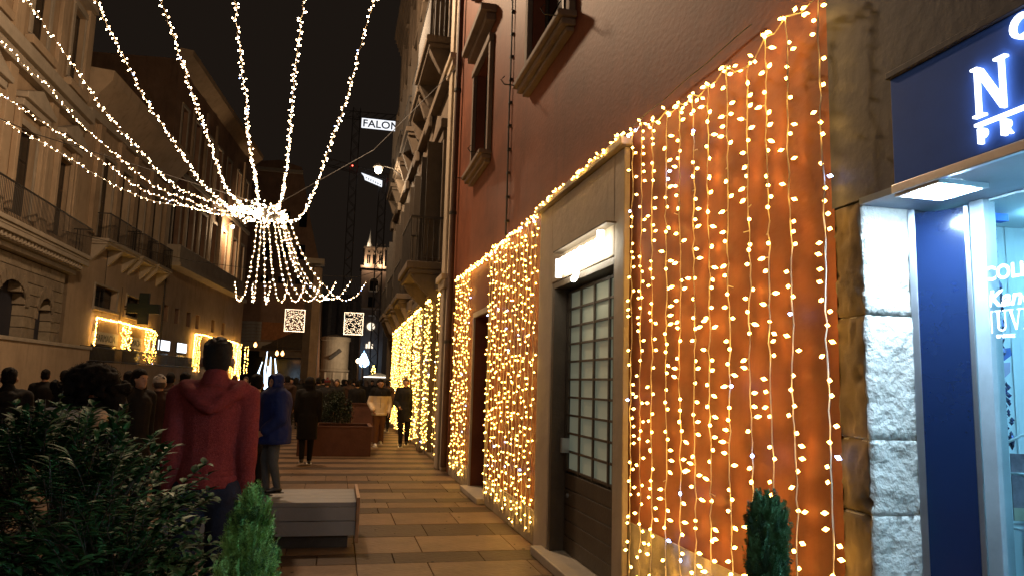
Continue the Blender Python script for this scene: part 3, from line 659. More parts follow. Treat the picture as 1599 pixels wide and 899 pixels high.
for i, (x, z) in enumerate([(-6.85, 4.4), (-5.05, 3.75), (-4.6, 3.75)]):
    r = empty('hanging_lantern', (x, 66, z), 0, ['leftmost of three small orange lanterns under the shuttered block', 'middle of three small orange lanterns by the awning', 'rightmost of three small orange lanterns by the awning'][i], 'lantern', 'orange lanterns by the awning')
    MB().lathe((0, 0, 0), [(.03, .25), (.12, .1), (.14, -.05), (.04, -.18)], 8).build('globe', emis('orange_lantern_glow', (1, .42, .12), 9.), r)
    MB().tube([(0, 0, .25), (0, 0, 1.6)], .01, 4).build('cord', wire_dark, r)
# tower cranes with lit boards
sgn = emis('sign_board_glow', (.9, .93, 1), 1.25); ink = mat('black_letter', (.01, .01, .012), .6)
def crane(x, y, top, lab):
    r = empty('tower_crane', (x, y, 0), 0, lab, 'crane')
    mb = MB(); w = .55; z = 0
    for sx in (-w, w):
        for sy in (-w, w): mb.tube([(sx, sy, 0), (sx, sy, top)], .07, 4)
    while z < top-2:
        for sy in (-w, w): mb.tube([(-w, sy, z), (w, sy, z+1.2)], .04, 4).tube([(w, sy, z+1.2), (-w, sy, z+2.4)], .04, 4)
        for sx in (-w, w): mb.tube([(sx, -w, z), (sx, w, z+1.2)], .04, 4).tube([(sx, w, z+1.2), (sx, -w, z+2.4)], .04, 4)
        z += 2.4
    mb.build('mast', mat('crane_steel', (.10, .09, .085), .6), r); return r
def jib(r, p0, p1):
    mb = MB(); p0 = Vector(p0); p1 = Vector(p1); n = max(4, int((p1-p0).length/1.3)); o = [Vector((0, 0, 1.1)), Vector((0, .5, 0)), Vector((0, -.5, 0))]
    for q in o: mb.tube([p0+q, p1+q], .06, 4)
    for i in range(n):
        a = p0.lerp(p1, i/n); b = p0.lerp(p1, (i+1)/n)
        mb.tube([a+o[1], b+o[0]], .03, 4).tube([a+o[2], b+o[0]], .03, 4).tube([a+o[1], b+o[2]], .03, 4)
    mb.build('jib', mat('crane_steel', (.10, .09, .085)), r)
k1 = crane(.75, 112, 43, 'dark tower crane carrying the upper glowing board that reads FALON')
jib(k1, (-2, 0, 41.6), (14, 0, 41.9))
MB().box(.75, 6.35, -.8, -.62, 39.9, 41.55).build('sign_case', iron, k1)
s1 = MB().box(.8, 6.3, -.84, -.801, 39.95, 41.5).build('sign_board', sgn, k1)
text_mesh('lettering', 'FALON', 1.6, ink, s1, (.95, -.86, 40.18), (PI/2, 0, 0), .02, width=1.06, space=1.02, bold=.03)
rd = emis('red_beacon', (1, .08, .05), 12.)
MB().octa((-.2, -.7, 33.9), (0, 0, 1), .13, .13).build('beacon', rd, k1)
k2 = crane(5.3, 113, 33.2, 'lower dark tower crane with the smaller tilted glowing board')
jib(k2, (-9, 0, 34.2), (3, 0, 32.0))
mb = MB().prism([(-3.35, 33.15), (-.15, 32.2), (-.15, 31.2), (-2.75, 32.1), (-2.95, 32.7)], -.9, -.7)
s2 = mb.build('sign_board', sgn, k2)
mb = MB()
for i in range(7):
    x = -2.65+i*.36; z = 32.42-i*.145; mb.box(x, x+.07, -.95, -.901, z-.2, z+.15); mb.box(x+.07, x+.2, -.94, -.901, z-.05, z+.04)
mb.build('lettering', ink, s2)
MB().octa((1.2, -.7, 32.3), (0, 0, 1), .13, .13).build('beacon', rd, k2)

# ================================================================ string lights
def bulb_mesh(glow, name):
    mb = MB(); mb.tube([(0, 0, 0), (.024, 0, .003)], .0032, 5)
    mb.cur = 1
    n0 = len(mb.v); prof = [(.0045, .020), (.0078, .027), (.0094, .034), (.0062, .044), (.0024, .053)]
    vs = []; fs = []; n = 8
    for r, x in prof:
        for j in range(n): vs.append((x, r*math.cos(2*PI*j/n), .003+r*math.sin(2*PI*j/n)))
    for i in range(len(prof)-1):
        for j in range(n): fs.append((i*n+j, (i+1)*n+j, (i+1)*n+(j+1) % n, i*n+(j+1) % n))
    fs += [tuple(range(n)), tuple((len(prof)-1)*n+j for j in range(n-1, -1, -1))]
    mb.add(vs, fs)
    return mb.mesh(name, [wire_white, glow])
BW = bulb_mesh(glow_warm, 'bulb'); BC = bulb_mesh(glow_cold, 'cold_bulb')
BOFF = MB().tube([(0, 0, 0), (.034, 0, .002)], .0032, 5).mesh('unlit_bulb', wire_white)
def curtain(name, label, strings, ztop, zbot, xw, individual, gap=.1, header=True, br=.0105, hdr=None, group='warm light curtains along the right facade', axis=None):
    """strings: list of Y positions; hung at X=xw"""
    r = empty(name, (0, 0, 0), 0, label, 'light curtain', group)
    if axis is None: axis = lambda s, o, z: (xw+o, s, z)
    nind = 0
    for si, ys in enumerate(strings):
        zt = ztop(ys) if callable(ztop) else ztop; zb = zbot+random.uniform(-.05, .08)
        n = int((zt-zb)/.06); ph = random.random()*6; pts = []
        for i in range(n+1):
            z = zt-(zt-zb)*i/n; pts.append(axis(ys+.006*math.sin(i*.35+ph)+random.uniform(-.0045, .0045), random.uniform(-.006, .006), z))
        wr = MB().tube(pts, .0036 if individual else .0045, 4).build('light_string', wire_white, r)
        z = zt-random.uniform(.02, .08); q = MB(); offs = []
        while z > zb:
            i = min(n, int((zt-z)/(zt-zb)*n)); p = Vector(pts[i]); a = random.choice([0, PI])+random.uniform(-1.0, 1.0)
            # a: 0 -> towards +Y, pi -> towards -Y
            el = random.uniform(-.5, .35); dv = Vector(axis(math.cos(a)*math.cos(el), math.sin(a)*math.cos(el)*.8 - xw*0, math.sin(el)))-Vector(axis(0, 0, 0))
            dv.normalize(); rr = random.random(); cold = rr < .025; off = .025 < rr < .08
            if individual and nind < 300 and si >= individual-1:
                me = BOFF if off else (BC if cold else BW); b = link('bulb' if not off else 'unlit_bulb', me, wr)
                b.location = p; b.rotation_mode = 'QUATERNION'; b.rotation_quaternion = dv.to_track_quat('X', 'Z'); nind += 1
            elif not off:
                q.cur = 1 if cold else 0; q.octa(p+dv*.03, dv, br, br*1.5)
            z -= gap*random.uniform(.6, 1.4)
        if q.v: q.build('bulbs', [glow_warm, glow_cold], wr, kind='stuff')
    if hdr is not None:
        header_string(r, hdr, xw)
    return r
def header_string(r, pts, xw, gap=.055, br=.0105, name='header_string', glow=None, wire=None, wr_=.004, off=.028):
    q = []
    for i in range(len(pts)-1):
        a = Vector(pts[i]); b = Vector(pts[i+1]); n = max(1, int((b-a).length/.06))
        for j in range(n): q.append(a.lerp(b, j/n)+Vector((random.uniform(-.008, .008),)*3))
    q.append(Vector(pts[-1]))
    w = MB().tube(q, wr_, 4).build(name, wire or wire_white, r)
    mb = MB(); d = 0
    L_ = [(q[i+1]-q[i]).length for i in range(len(q)-1)]
    for i in range(len(L_)):
        d += L_[i]
        while d > 0:
            dv = Vector((random.uniform(-1, 1), random.uniform(-1, 1), random.uniform(-1, 1))).normalized()
            mb.cur = 1 if random.random() < .025 else 0
            mb.octa(q[i]+dv*off, dv, br, br*1.5); d -= gap*random.uniform(.5, 1.5)
    mb.build('bulbs', [glow or glow_warm, glow_cold], w, kind='stuff'); return w
XC = RX-.07
# nearest curtain: strings from far to near
near_y = [4.97, 4.80, 4.61, 4.39, 4.19, 4.00, 3.82, 3.60, 3.39, 3.21, 3.03, 2.78]
zt = {4.97: 3.55, 4.80: 3.56, 4.61: 3.50, 4.39: 3.50, 4.19: 3.47, 4.00: 3.46, 3.82: 3.44, 3.60: 3.48, 3.39: 3.38, 3.21: 3.46, 3.03: 3.48, 2.78: 3.46}
hdr = []
for i, yy in enumerate(near_y):
    hdr.append((XC, yy, zt[yy]))
    if i < len(near_y)-1: hdr.append((XC-.005, (yy+near_y[i+1])/2, (zt[yy]+zt[near_y[i+1]])/2-.035))
curtain('light_curtain', 'nearest curtain of warm bulbs on cream strings, between the grille door and jewellery shop', near_y, lambda y_: zt[y_], .12, XC, 4, gap=.071, hdr=hdr)
def ys(a, b, sp=.168): n = max(1, int((b-a)/sp)); return [a+(b-a)*(i+.5)/n for i in range(n)]
def topz(y_): return 3.53+.02*math.sin(y_*5)
door_hdr = empty('light_garland', (0, 0, 0), 0, 'thin band of warm bulbs running along the top of the grille doorway', 'light garland')
header_string(door_hdr, [(XC-.02, 5.05+i*.2, 3.56+.02*math.sin(i*2.1)) for i in range(14)], XC, gap=.045)
curtain('light_curtain', 'second warm light curtain between the grille door and the dark doorway', ys(7.62, 10.28), topz, .1, XC, 0, hdr=[(XC, 7.6+i*.168, topz(i)-.02*(i % 2)) for i in range(17)])
h2 = empty('light_garland', (0, 0, 0), 0, 'short warm bulb band above the dark narrow doorway', 'light garland')
header_string(h2, [(XC, 10.28+i*.15, 3.5+.02*math.sin(i*2.3)) for i in range(11)], XC, gap=.045)
curtain('light_curtain', 'third narrow warm light curtain on the red wall before the beige pilaster', ys(11.75, 13.4), topz, .15, XC, 0, hdr=[(XC, 11.72+i*.168, topz(i)) for i in range(11)])
segs = [((15.2, 15.75), 'fourth light curtain, a slim strip just past the beige pilaster'), ((15.95, 17.3), 'fifth light curtain on the pier beneath the first stone balcony'),
        ((17.9, 19.8), 'sixth light curtain further along under the palazzo balconies'), ((20.3, 23.6), 'seventh light curtain, behind the man in the dark coat'), ((24.0, 27.6), 'farthest light curtain at the narrow bright end of the row')]
for (a, b), lb in segs:
    curtain('light_curtain', lb, ys(a, b, .2), lambda y_: 3.5-.01*(y_-15), .15, RX-.17 if a > 15.9 else RX-.1, 0, gap=.115, br=.0125, hdr=[(RX-.17 if a > 15.9 else RX-.1, a+(b-a)*i/8, 3.5-.01*(a-15)) for i in range(9)])
# overhead chandelier of strands
ch = empty('overhead_light_star', (-1.35, 14, 4.65), 0, 'large overhead star of warm white strands gathered in a hub with curling tails below', 'christmas light')
H = Vector((-1.35, 14, 4.65))
CAMV = Vector((0, 0, CAM_H))
arms = [[(-1.946, 14.0, 4.713), (-2.16, 13.257, 4.603), (-2.54, 11.831, 4.494), (-2.734, 10.682, 4.619), (-2.854, 9.877, 4.722), (-2.929, 9.204, 4.834), (-2.986, 8.523, 4.965), (-3.04, 7.884, 5.084), (-3.079, 7.5, 5.148), (-3.14, 6.92, 5.24)], [(-1.888, 14.0, 4.682), (-2.182, 13.446, 4.531), (-2.563, 12.694, 4.5), (-2.894, 11.995, 4.524), (-3.172, 11.268, 4.687), (-3.409, 10.606, 4.848), (-3.601, 9.947, 5.064), (-3.758, 9.45, 5.202), (-3.899, 9.0, 5.325), (-4.11, 8.33, 5.51)], [(-1.829, 14.0, 4.638), (-2.198, 13.579, 4.491), (-2.713, 12.975, 4.49), (-3.211, 12.355, 4.569), (-3.614, 11.758, 4.808), (-3.947, 11.277, 4.969), (-4.221, 10.874, 5.094), (-4.472, 10.5, 5.208), (-4.85, 9.94, 5.38)], [(-1.824, 14.0, 4.567), (-2.23, 13.778, 4.521), (-2.622, 13.557, 4.555), (-3.173, 13.243, 4.558), (-3.695, 12.927, 4.685), (-4.186, 12.6, 4.93), (-4.644, 12.292, 5.149), (-5.072, 12.0, 5.344), (-5.71, 11.56, 5.64)], [(-1.829, 14.0, 4.638), (-1.965, 13.017, 4.518), (-2.103, 11.399, 4.489), (-2.149, 10.005, 4.541), (-2.174, 9.027, 4.583), (-2.191, 8.075, 4.629), (-2.176, 7.406, 4.682), (-2.164, 6.839, 4.728), (-2.148, 6.5, 4.762), (-2.12, 5.99, 4.81)], [(-1.7, 14.0, 4.697), (-1.768, 13.055, 4.588), (-1.811, 11.668, 4.517), (-1.713, 9.712, 4.537), (-1.654, 8.452, 4.55), (-1.604, 7.519, 4.564), (-1.562, 6.787, 4.578), (-1.535, 6.314, 4.587), (-1.518, 6.0, 4.594), (-1.49, 5.53, 4.6)], [(-1.553, 14.0, 4.685), (-1.413, 12.278, 4.626), (-1.23, 9.681, 4.534), (-1.111, 8.218, 4.49), (-1.025, 7.14, 4.461), (-0.959, 6.311, 4.441), (-0.925, 5.877, 4.431), (-0.892, 5.5, 4.425), (-0.84, 4.93, 4.42)], [(-1.272, 14.0, 4.708), (-1.065, 12.689, 4.65), (-0.883, 10.85, 4.598), (-0.705, 8.794, 4.547), (-0.584, 7.393, 4.52), (-0.49, 6.376, 4.506), (-0.441, 5.877, 4.502), (-0.4, 5.5, 4.501), (-0.34, 4.93, 4.5)], [(-1.333, 14.0, 4.764), (-1.007, 12.902, 4.347), (-0.811, 12.337, 4.209), (-0.597, 11.456, 4.239), (-0.365, 9.942, 4.375), (-0.201, 8.728, 4.501), (-0.069, 7.804, 4.603), (0.013, 7.016, 4.704), (0.073, 6.424, 4.787), (0.134, 6.0, 4.848), (0.23, 5.36, 4.94)]]
tails = [[(-1.572, 14.0, 4.467), (-1.587, 13.92, 4.009), (-1.622, 13.84, 3.524), (-1.681, 13.76, 3.106), (-1.738, 13.68, 2.98), (-1.789, 13.6, 3.082), (-1.828, 13.6, 3.329)], [(-1.505, 14.0, 4.472), (-1.512, 14.075, 3.982), (-1.534, 14.15, 3.395), (-1.561, 14.225, 3.022), (-1.606, 14.3, 3.23), (-1.607, 14.3, 3.41)], [(-1.449, 14.0, 4.477), (-1.398, 13.875, 3.896), (-1.35, 13.75, 3.354), (-1.29, 13.625, 2.964), (-1.242, 13.5, 3.044), (-1.23, 13.5, 3.352)], [(-1.37, 14.0, 4.483), (-1.308, 14.1, 3.94), (-1.221, 14.2, 3.36), (-1.106, 14.3, 3.066), (-1.019, 14.4, 3.214), (-1.001, 14.4, 3.484)], [(-1.28, 14.0, 4.49), (-1.141, 13.9, 3.859), (-0.999, 13.8, 3.323), (-0.808, 13.7, 3.031), (-0.699, 13.6, 3.142), (-0.636, 13.6, 3.365)], [(-1.213, 14.0, 4.495), (-1.053, 14.075, 3.893), (-0.887, 14.15, 3.373), (-0.632, 14.225, 3.107), (-0.466, 14.3, 3.209), (-0.39, 14.3, 3.507)], [(-1.145, 14.0, 4.5), (-0.967, 13.925, 3.934), (-0.727, 13.85, 3.404), (-0.422, 13.775, 3.071), (-0.224, 13.7, 3.179), (-0.103, 13.7, 3.445)], [(-1.077, 14.0, 4.506), (-0.885, 14.05, 3.961), (-0.629, 14.1, 3.503), (-0.286, 14.15, 3.166), (-0.031, 14.2, 3.222), (0.176, 14.2, 3.54)], [(-1.011, 14.0, 4.535), (-0.837, 14.0, 4.137), (-0.579, 14.0, 3.672), (-0.209, 14.0, 3.274), (0.09, 14.0, 3.122), (0.316, 14.0, 3.267), (0.445, 14.0, 3.517)], [(-1.11, 14.0, 4.479), (-0.939, 14.0, 3.949), (-0.693, 14.0, 3.485), (-0.377, 14.0, 3.181), (-0.142, 14.0, 3.122)]]
def smooth_pts(P, n):
    P = [Vector(p) for p in P]; out = []
    for i in range(len(P)-1):
        p0 = P[max(i-1, 0)]; p1 = P[i]; p2 = P[i+1]; p3 = P[min(i+2, len(P)-1)]
        for k in range(n):
            t = k/n; out.append(.5*((2*p1)+(-p0+p2)*t+(2*p0-5*p1+4*p2-p3)*t*t+(-p0+3*p1-3*p2+p3)*t**3))
    out.append(P[-1]); return out
for a in arms:
    q = [p-H for p in smooth_pts(a, 6)]
    header_string(ch, q, 0, gap=.048, br=.0066, off=.022, name='arm_strand', glow=glow_star, wire=wire_white, wr_=.0035)
for a in tails:
    q = [p-H for p in smooth_pts(a, 5)]
    header_string(ch, q, 0, gap=.038, br=.0078, off=.011, name='tail_strand', glow=glow_star, wire=wire_white, wr_=.004)
ends = [Vector(a[-1])-H for a in arms]
for q in ends[:4]: MB().tube([q, q.lerp(Vector((-9.6, q.y*.75, 6.2)), .5)-Vector((0, 0, .2)), Vector((-9.6, q.y*.6, 6.2))], .004, 4).build('anchor_wire', wire_dark, ch)
sp = sorted(ends[4:], key=lambda v: v.x)
MB().tube([Vector((-9.4, -7.5, 5.5))]+sp+[Vector((3.45, -9.2, 4.0))], .006, 4).build('anchor_cable', wire_dark, ch)
hub = MB(); hb = MB()
for i in range(380):
    p = Vector((random.triangular(-.75, .32, .05), random.gauss(0, .1), random.gauss(.0, .085)))
    hb.octa(p, (random.random(), random.random(), random.random()+.1), .012, .018)
MB().lathe((0, 0, 0), [(.05, .12), (.16, .08), (.2, 0), (.16, -.08), (.05, -.12)], 12).build('hub', wire_dark, ch)
hb.build('hub_bulbs', glow_star, ch, kind='stuff')
MB().tube([(-9.6, 0, 3.2), (-4, 0, 1.1), (0, 0, .12), (1.8, 0, 1.4), (3.45, 0, 3.4)], .008, 4).build('support_cable', wire_dark, ch)
# two square light panels over the street
for i, (x0, x1, z0, z1) in enumerate([(-2.22, -1.44, 3.62, 4.52), (.20, .97, 3.59, 4.51)]):
    r = empty('square_light_panel', ((x0+x1)/2, 32, (z0+z1)/2), 0, ['left square panel of dense warm white bulbs hanging over the street', 'right square panel of dense warm white bulbs hanging before the tower'][i], 'light panel', 'square light panels over the street')
    w = (x1-x0)/2; h = (z1-z0)/2
    MB().box(-w, w, -.02, .02, h-.02, h).box(-w, w, -.02, .02, -h, -h+.02).box(-w, -w+.02, -.02, .02, -h+.02, h-.02).box(w-.02, w, -.02, .02, -h+.02, h-.02).build('frame', steel, r)
    for sd, bx in enumerate([0, 1]):
        pass
    mb = MB()
    for a in range(15):
        for b in range(17):
            if random.random() < .62+.2*math.sin(a*1.3+b*.8): mb.octa((-w+.03+(2*w-.06)*a/14+random.uniform(-.015, .015), random.uniform(-.25, .05), -h+.03+(2*h-.06)*b/16+random.uniform(-.015, .015)), (random.random(), .2, random.random()), .010, .015)
    for t in sweep(-w, w, 26): mb.octa((t, 0, -h), (1, 0, 0), .014, .02); mb.octa((t, 0, h), (1, 0, 0), .014, .02)
    for t in sweep(-h, h, 26): mb.octa((-w, 0, t), (1, 0, 0), .014, .02); mb.octa((w, 0, t), (1, 0, 0), .014, .02)
    mb.build('bulbs', glow_panel, r, kind='stuff')
    MB().tube([(-w, 0, h), (-w*.3, 0, h+1.5), (w, 0, h)], .006, 4).build('hanging_wire', wire_dark, r)
cb = empty('overhead_cable', (0, 32, 0), 0, 'dark cable slung across the street carrying the square light panels', 'cable')
MB().tube([(-10.9, 0, 7.2), (-6, 0, 6.3), (-1.8, 0, 6.0), (.6, 0, 6.05), (2.2, 0, 6.6)], .012, 4).build('cable_line', wire_dark, cb)
# garlands round the pharmacy front and the next shop
def facade_garland(p0, ang, lab, frame, cols_, off=-.2):
    r = empty('light_garland', p0, PI/2-ang, lab, 'light garland')
    header_string(r, [(u_, off, z_) for u_, z_ in frame], 0, gap=.04, br=.018, name='frame_string')
    for (a, b, z0, z1) in cols_:
        for x in sweep(a, b, max(2, int((b-a)/.28)+1)):
            header_string(r, [(x+random.uniform(-.05, .05), off-random.uniform(0, .15), z1-(z1-z0)*i/8) for i in range(9)], 0, gap=.10, br=.021, name='light_string')
facade_garland((-11, 34.3, 0), aB, 'warm light garland framing the pharmacy windows and name boards', [(2.2, 2.9), (2.25, 4.15), (3.5, 4.12), (5.1, 4.16), (6.6, 4.12), (8.0, 4.1), (9.9, 4.12), (10.4, 4.0)], [(5.3, 6.5, 2.8, 4.1), (8.9, 10.6, 2.35, 4.05), (9.5, 10.2, 1.9, 2.6)])
facade_garland((-9.95, 49.3, 0), aC, 'warm light garland framing the next shopfront past the screens', [(3.5, 2.4), (3.6, 4.45), (6, 4.5), (9, 4.4), (12, 4.5), (15.6, 4.45), (16, 4.2)], [(3.2, 4.6, 1.9, 4.4), (14.2, 16.8, 1.3, 4.4), (7.5, 9, 3.9, 4.45)], off=-.25)
gl3 = empty('light_garland', (-7.2, 58, 0), 0, 'small gold light curtain at the market stalls beyond the brown building', 'light garland')
for x in (-.7, -.5, -.1, .5, .7): header_string(gl3, [(x, 0, 3.9-.25*i) for i in range(9)], 0, gap=.16, br=.03, name='light_string')
# ================================================================ jewellery shop
shp = empty('jewellery_shop', (0, 0, 0), 0, 'jewellery shop front with dark blue fascia, splayed glossy panel and bright display', 'shop')
wb = MB(); wb.box(2.35, 2.62, -9, 2.618, 2.98, 3.5)
MB().box(RX, 6, -9, 2.817, 2.469, 13).build('upper_wall', dark_wall, shp)
MB().box(2.357, 2.49, 2.625, 2.735, 0, 2.468).build('inner_wall', dark_wall, shp)
# rough stone pier blocks, displaced
def rough_block(x0, x1, y0, y1, z0, z1, amp=.018, seed=0, n=(14, 12, 16)):
    bm = bmesh.new(); bmesh.ops.create_cube(bm, size=1)
    bmesh.ops.subdivide_edges(bm, edges=bm.edges[:], cuts=15, use_grid_fill=True)
    for v in bm.verts:
        p = v.co.copy(); e = [max(0, abs(c)-.44)/.06 for c in p]
        v.co = Vector((x0+(p.x+.5)*(x1-x0), y0+(p.y+.5)*(y1-y0), z0+(p.z+.5)*(z1-z0)))
        q = v.co*1.0+Vector((seed*3.1, 0, 0))
        d = noise.fractal(q*9, 1.0, 2.0, 4)*amp*.7+noise.fractal(q*34, 1, 2, 3)*amp*.5
        pit = noise.noise(q*16); d -= max(0, pit-.35)*amp*3
        if abs(p.x+.5) < .01: v.co.x -= d
        if abs(p.y+.5) < .01: v.co.y -= d
        k = sum(1 for c in e if c > .6)
        if k >= 2 and not (e[2] > .6 and p.y < -.4): v.co -= Vector(((p.x > .4)-(p.x < -.4), (p.y > .4)-(p.y < -.4), (p.z > .4)-(p.z < -.4)))*.006
    me = bpy.data.meshes.new('stone_block'); bm.to_mesh(me); bm.free(); me.materials.append(rough_stone); me.materials.append(facade_old)
    for p_ in me.polygons:
        if p_.normal.x < -.6 and p_.center.y > 2.64: p_.material_index = 1  # same stone; dimmer light on the street-side faces put into their colour
    me.polygons.foreach_set('use_smooth', [True]*len(me.polygons)); me.update(); return me
zc = [0, .36, .77, 1.17, 1.47, 1.98, 2.466]
for i in range(len(zc)-1):
    link('stone_block', rough_block(RX, 2.356, 2.622, 2.815, zc[i]+.001, zc[i+1]-.0015, .014, i), shp)
# silver frame, splayed glossy blue panel
A_ = Vector((2.36, 2.60, 0)); B_ = Vector((2.455, 2.447, 0))
blue_panel = mat('navy_gloss_panel', (.010, .022, .07), .16, 1., .1, spec=.9, coat=.5)
navy = mat('navy_fascia', (.06, .17, .68), .6, 1.2, .15, spec=.12)
def vplate(a, b, z0, z1, t, name, m, par=shp, bev=0):
    d = (b-a).normalized(); n = Vector((d.y, -d.x, 0))*t
    # thickness goes away from the viewer
    p = [a, b, b-n, a-n]
    return MB().add([(q.x, q.y, z0) for q in p]+[(q.x, q.y, z1) for q in p], [(0,1,2,3),(4,5,6,7),(0,1,5,4),(1,2,6,5),(2,3,7,6),(3,0,4,7)]).build(name, m, par, bevel=bev)
ztp = 2.42
vplate(A_+Vector((-.02, .02, 0)), A_, 0, ztp+.02, .03, 'metal_frame', steel, bev=.003)
vplate(A_, B_, 0, ztp, .03, 'glossy_panel', blue_panel)
vplate(B_+Vector((.0, .03, 0)), Vector((2.50, 2.44, 0)), 0, ztp, .01, 'panel_return', steel) if False else None
G_ = Vector((2.47, 2.44, 0))
vplate(B_, B_+Vector((.012, -.015, 0)), 0, ztp+.01, .03, 'metal_frame', steel, bev=.003)
MB().box(2.47, 2.53, 2.365, 2.432, 0, ztp+.02).build('window_frame', mat('white_frame', (.30, .36, .40), .4), shp, bevel=.004)
gm = bpy.data.materials.new('shop_glass'); gm.use_nodes = True
gN = gm.node_tree.nodes; gL = gm.node_tree.links; gN.remove(gN['Principled BSDF'])
gt = gN.new('ShaderNodeBsdfTransparent'); gt.inputs[0].default_value = (.93, .98, 1, 1); gg = gN.new('ShaderNodeBsdfGlossy'); gg.inputs['Roughness'].default_value = .01
gf = gN.new('ShaderNodeFresnel'); gf.inputs[0].default_value = 1.25; gx = gN.new('ShaderNodeMixShader')
gL.new(gf.outputs[0], gx.inputs[0]); gL.new(gt.outputs[0], gx.inputs[1]); gL.new(gg.outputs[0], gx.inputs[2]); gL.new(gx.outputs[0], gN['Material Output'].inputs[0])
MB().add([(2.49, 2.36, .3), (2.49, -.6, .3), (2.49, -.6, 2.439), (2.49, 2.36, 2.439)], [(0,1,2,3)]).build('display_glass', gm, shp)
MB().box(2.44, 3.3, -.6, 2.36, 0, .3).build('stall_riser', navy, shp, bevel=.005)
# interior of the display: white lining, curved backdrop, ceiling with a light strip
lining = mat('display_lining', (.62, .72, .76), .5, 1., .06)
MB().box(2.491, 3.5, 2.72, 2.735, .3, 2.43).build('side_lining', lining, shp)
mb = MB(); n = 14; pr = [(2.95+.4*math.sin(PI/2*i/n), 2.715-.5*(1-math.cos(PI/2*i/n))) for i in range(n+1)]+[(3.35, -.6)]
for (xa, ya), (xb, yb) in zip(pr[:-1], pr[1:]): mb.add([(xa, ya, .3), (xb, yb, .3), (xb, yb, 2.43), (xa, ya, 2.43)], [(0,1,2,3)])
mb.build('curved_backdrop', lining, shp, smooth=False)
MB().box(2.5, 3.5, -.6, 2.72, 2.431, 2.45).build('display_ceiling', lining, shp)
MB().box(2.51, 3.4, -.6, 2.71, .301, .33).build('display_floor', lining, shp)
MB().box(2.80, 2.90, .4, 2.45, 2.40, 2.43).build('display_light', emis('display_strip', (.30, .74, 1), 42.), shp)
# fascia, soffit, downlight, letters
MB().box(2.09, 2.118, -8, 2.40, 2.47, 2.90).build('fascia', navy, shp, bevel=.004)
MB().box(2.075, 2.118, -8, 2.41, 2.901, 2.93).build('fascia_trim', dark_wall, shp, bevel=.004)
MB().box(2.10, 2.60, -8, 2.615, 2.44, 2.468).build('soffit', mat('soffit_paint', (.25, .32, .42), .35), shp)
MB().box(2.075, 2.099, -8, 2.40, 2.43, 2.466).build('soffit_edge', steel, shp, bevel=.003)
dl = emis('downlight_glow', (.55, .78, 1), 300.)
MB().lathe((0, 0, 0), [(.01, -.034), (.07, -.03), (.11, -.018), (.125, .0)], 4).build('downlight', dl, shp).matrix_basis = Matrix.Translation((2.20, 2.29, 2.437)) @ Matrix.Rotation(PI/4, 4, 'Z')
MB().box(2.09, 2.105, 2.18, 2.40, 2.42, 2.439).box(2.295, 2.31, 2.18, 2.40, 2.42, 2.439).box(2.105, 2.295, 2.18, 2.195, 2.42, 2.439).box(2.105, 2.295, 2.385, 2.40, 2.42, 2.439).build('downlight_frame', steel, shp)
MB().box(2.2, 2.24, -1.2, 1.3, 2.41, 2.439).build('downlight', emis('soffit_strip_glow', (.6, .8, 1), 70.), shp)
LG = emis('letter_glow', (.8, .9, 1), 3.2)
lt = empty('shop_letters', (0, 0, 0), 0, 'white glowing serif N over a line and PR on the dark blue fascia', 'sign')
def seriN(mb, u0, z0, w, h, x0, x1):
    P = lambda poly: mb.prism([(u0+a*w, z0+b*h) for a, b in poly], x0, x1)
    P([(.11, .04), (.17, .04), (.17, .96), (.11, .96)]); P([(.82, .04), (.88, .04), (.88, .96), (.82, .96)])
    P([(.10, .96), (.27, .96), (.88, .12), (.88, 0), (.80, 0)]); P([(0, 0), (.32, 0), (.32, .045), (0, .045)]); P([(0, .955), (.2, .955), (.2, 1), (0, 1)]); P([(.68, .955), (1.0, .955), (1.0, 1), (.68, 1)])
def on_wall(o, x):    # local x -> -Y, local y -> +X
    o.rotation_euler = (0, 0, -PI/2); o.location = (x, 0, 0); return o
mb = MB(); seriN(mb, -2.0, 2.594, .135, .175, 0, .02); on_wall(mb.build('letter', LG, lt), 2.066)
MB().box(2.066, 2.086, 1.2, 1.995, 2.562, 2.572).build('underline', LG, lt)
mb = MB(); mb.box(-1.985, -1.975, 0, .02, 2.50, 2.552)
ring_poly(mb, -1.974, 2.536, .008, .017, 0, .02, -PI/2, PI/2, 8); mb.box(-1.976, -1.972, 0, .02, 2.519, 2.528).box(-1.976, -1.972, 0, .02, 2.544, 2.553)
on_wall(mb.build('letter', LG, lt), 2.066)
mb = MB(); mb.box(-1.895, -1.885, 0, .02, 2.50, 2.552); ring_poly(mb, -1.884, 2.536, .008, .017, 0, .02, -PI/2, PI/2, 8); mb.box(-1.886, -1.882, 0, .02, 2.519, 2.528).box(-1.886, -1.882, 0, .02, 2.544, 2.553)
mb.prism([(-1.886, 2.522), (-1.876, 2.522), (-1.862, 2.50), (-1.873, 2.50)], 0, .02); on_wall(mb.build('letter', LG, lt), 2.066)
mb = MB(); ring_poly(mb, -1.80, 2.835, .03, .042, 0, .02); on_wall(mb.build('logo_ring', LG, lt), 2.066)
